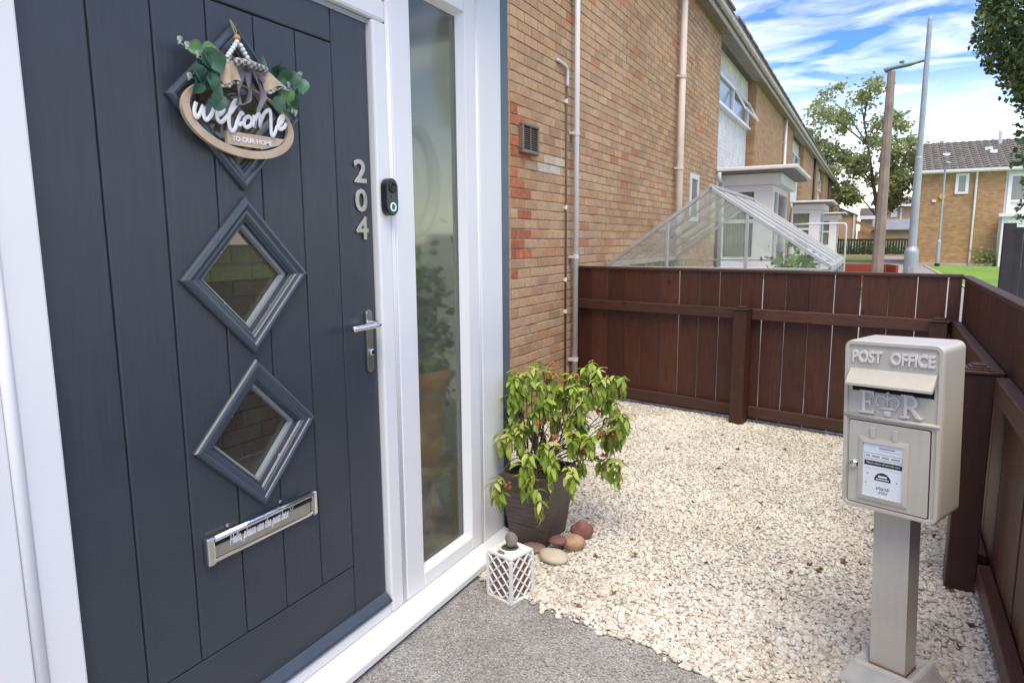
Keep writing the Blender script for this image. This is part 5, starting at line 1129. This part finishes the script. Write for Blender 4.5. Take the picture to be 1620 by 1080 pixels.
fh = thing('brick_house', 'distant buff house with grey-brown roof seen between the lamp posts', 'house', (3.5, 75, 0))
B('wall', 'far_buff', (2.0, 75, -.03), (9, 83, 4.45), fh, local=False); MB().prism([(74.6, 4.45), (79, 5.35), (83.4, 4.45)], 1.7, 9.3, 'x').build('roof', 'far_roof', fh, False); B('gutter', 'white_wall', (1.7, 74.45, 4.28), (9.3, 74.58, 4.48), fh, local=False)
B('window', 'white_upvc', (2.9, 74.94, 3.3), (3.4, 74.99, 4.2), fh, local=False); B('downpipe', 'pipe_white', (3.65, 74.9, 0), (3.8, 74.99, 4.25), fh, local=False); B('white_panel', 'white_wall', (4.6, 74.9, 0), (6.4, 74.99, 4.2), fh, local=False)
fh = thing('brick_house', 'distant low house roof behind the green fence, left of the brown lamp column', 'house', (.8, 70, 0))
B('wall', 'far_buff', (.4, 70.0, -.03), (2.2, 74, 3.05), fh, local=False); MB().prism([(69.7, 3.3), (72, 4.1), (74.3, 3.3)], .3, 2.3, 'x').build('roof', 'far_roof', fh, False); B('fascia', 'white_wall', (.3, 69.6, 3.05), (2.3, 69.69, 3.32), fh, local=False)
fh = thing('brick_house', 'buff gable end closing off the row beyond the last terrace house', 'house', (-1.6, 60, 0))
B('wall', 'far_buff', (-6, 60, -.03), (.18, 68, 3.2), fh, local=False); MB().prism([(-6.2, 3.2), (-3, 4.6), (.3, 3.2)], 59.8, 68.2, 'y').build('roof', 'far_roof', fh, False); MB().tube([(.1, 59.92, 0), (.1, 59.92, 3.2)], .06, 8).build('downpipe', 'pipe_white', fh, False)
sh = thing('garage', 'long low garage with grey roof behind the green fence', 'garage', (2.2, 62, 0))
B('wall', 'far_buff', (.35, 62, -.03), (4.8, 66, 1.95), sh, local=False); MB().prism([(61.7, 1.95), (61.7, 2.02), (66.3, 2.9), (66.3, 2.8)], 1.4, 4.9, 'x').build('roof', 'grey_roof', sh, False)
MB().prism([(.18, 2.52), (1.78, 1.86), (1.78, 2.10), (.18, 2.80)], 61.55, 61.69, 'y').build('barge_board', 'tan_wood', sh, False)
gf = thing('picket_fence', 'dark green picket fence at the end of the footpath', 'fence', (1.6, 58, 0))
for k in range(27):
    x = -.9+k*.185; B('picket', 'green_fence', (x, 58, .05), (x+.125, 58.03, 1.30), gf, local=False)
for z in (.2, 1.15): B('rail', 'green_fence', (-.9, 58.031, z), (4.1, 58.08, z+.14), gf, local=False)
for x in (-.95, 1.55, 4.05): B('post', 'green_fence', (x, 57.93, -.03), (x+.14, 57.999, 1.42), gf, local=False)
lw = B('low_wall', 'far_buff', (-.9, 57.4, -.03), (4.2, 57.6, .12)); tag(lw, 'low buff wall below the green picket fence', 'wall')
# greenery behind the fence
hedge = thing('hedge', 'low dark hedge showing through the green picket fence', 'hedge', (1.5, 58.9, 0))
leaf_cloud('foliage', np.array([(1.5, 58.9, .45)])+RNG.normal(0, 1, (900, 3))*np.array([1.4, .2, .25]), .22, 'ivy_leaves', hedge)

# red timber bed and white handrail
rb = thing('raised_bed', 'low red-painted timber bed behind the greenhouse by the footpath', 'raised bed', (1.4, 16, 0))
for z in (.45, .66): B('plank', 'red_wood', (.80, 16, z), (1.72, 16.05, z+.17), rb, .004, local=False)
MB().box((0, 0, .45), (.62, .05, .62), .004, 1, Matrix.Translation((1.73, 16.0, .0)) @ Matrix.Rotation(R(-75), 4, 'Z')).build('plank', 'red_wood', rb, False); MB().box((0, 0, .66), (.62, .05, .83), .004, 1, Matrix.Translation((1.73, 16.0, .0)) @ Matrix.Rotation(R(-75), 4, 'Z')).build('plank', 'red_wood', rb, False)
for x in (.82, 1.66): B('leg', 'red_wood', (x, 16.051, -.01), (x+.07, 16.11, .83), rb, local=False)
leaf_cloud('foliage', np.array([(1.3, 17.2, .35)])+RNG.normal(0, 1, (350, 3))*np.array([.3, .5, .15]), .12, 'garden_leaves', thing('shrub', 'bright green low shrub beyond the red timber bed', 'shrub', (1.3, 17.2, 0)))
hr = thing('handrail', 'white tubular handrail in front of the second porch', 'handrail', (.6, 14, 0))
MB().tube(smoothpath([(.10, 14, 1.63), (.9, 14, 1.635), (1.0, 14, 1.60), (1.01, 14, 1.5)], 3)+[Vector((1.02, 14, 0))], .017, 8).build('rail', 'pipe_white', hr, False, True); MB().tube([(.10, 14, 0), (.10, 14, 1.63)], .017, 8).build('upright', 'pipe_white', hr, False, True)

# dark fence and ivy tree at the right
df = thing('dark_fence', 'charcoal timber fence panel under the tall clipped evergreen', 'fence', (3.2, 8, 0))
for k in range(11): B('board', 'charcoal_wood', (2.575+k*.14, 8+.012*(k % 2), -.03), (2.575+k*.14+.134, 8.022+.012*(k % 2), 1.46), df, local=False)
B('post', 'charcoal_wood', (2.545, 7.93, -.03), (2.64, 7.998, 1.50), df, .004, local=False)
ev = thing('evergreen_tree', 'tall clipped dark evergreen at the top right corner', 'tree', (3.15, 8.6, -.03))
MB().tube([(3.15, 8.6, -.03), (3.13, 8.6, 1.5), (3.15, 8.6, 3.2)], [.11, .09, .05], 8).build('trunk', 'tree_bark', ev, False, True)
def shell(n, c, r, inner=.55):
    d = RNG.normal(size=(n, 3)); d /= np.linalg.norm(d, axis=1, keepdims=True); f = RNG.uniform(inner, 1, n)**.5
    lump = np.array([1+.10*mnoise.noise(Vector(x)*2.6)+.07*mnoise.noise(Vector(x)*7) for x in d]); return np.array(c)+d*np.array(r)*(f*lump)[:, None]
P = np.concatenate([shell(30000, (3.20, 8.6, 3.75), (.98, .85, 1.35)), shell(3500, (3.25, 8.5, 2.35), (.62, .6, .8), .3), shell(1500, (3.15, 8.3, 1.75), (.50, .4, .5), .2)])
leaf_cloud('crown', P, .062, 'ivy_leaves', ev)

# birch tree in the middle distance
bt = thing('birch_tree', 'tall loose tree with yellowing leaves behind the end of the terrace', 'tree', (1.9, 45, -.03))
MB().tube(smoothpath([(1.9, 45, -.03), (1.75, 45, 2.2), (1.3, 45.1, 4.5), (.9, 45, 6.6), (.4, 45, 9.0)], 4), [.17-.009*k for k in range(17)], 8).build('trunk', 'tree_bark', bt, False, True)
rs = random.Random(21); clumps = []
for a, b in (((1.75, 2.4), (3.2, 4.6)), ((1.75, 2.4), (-.8, 4.8)), ((1.3, 4.5), (3.6, 6.4)), ((1.3, 4.5), (-1.8, 7.2)), ((.9, 6.6), (2.2, 8.4)), ((.9, 6.6), (-1.4, 9.6)), ((.6, 8.0), (.9, 9.8)), ((1.5, 3.4), (2.2, 3.3)), ((.9, 6.6), (-2.2, 8.6))):
    p0, p1 = Vector((a[0], 45, a[1])), Vector((b[0], 45+rs.uniform(-1.5, 1.5), b[1])); mid = p0.lerp(p1, .55)+Vector((0, 0, .35))
    MB().tube(smoothpath([p0, mid, p1], 4), [.055-.0055*k for k in range(9)], 6).build('limb', 'tree_bark', bt, False, True)
    for t in (.45, .7, .95): clumps.append((p0.lerp(p1, t)+Vector((rs.uniform(-.4, .4), 0, rs.uniform(-.2, .5))), rs.uniform(.5, .95)))
for k in range(28):
    clumps.append((Vector((rs.uniform(-2.6, 2.6), 45+rs.uniform(-1, 1), rs.uniform(3.4, 8.2))), rs.uniform(.35, .75)))
for x, z, r_ in ((-2.2, 6.2, .9), (-2.4, 5.2, .8), (-1.6, 6.8, .9), (-1.2, 5.4, 1.), (-.4, 6.2, 1.), (-1.9, 4.2, .7), (-1.0, 3.6, .7), (-.2, 4.4, .8), (.6, 5.4, .8), (3.4, 5.6, .7), (4.2, 6.3, .6), (3.0, 6.8, .6), (2.6, 4.4, .7), (3.6, 4.8, .5), (.3, 9.4, .35), (-.7, 10.1, .4), (-1.9, 9.3, .4), (1.1, 10.2, .3), (2.6, 7.6, .5), (4.5, 6.2, .35)): clumps.append((Vector((x, 45, z)), r_))
P = []
for c, r_ in clumps:
    n = int((380 if c.z < 7.4 else 200)*r_*r_)+30; P.append(np.array(c)+RNG.normal(0, .40, (n, 3))*np.array([r_, r_, r_*.8])+np.array([0, 0, -.1]))
leaf_cloud('crown', np.concatenate(P), .23, 'birch_leaves', bt)
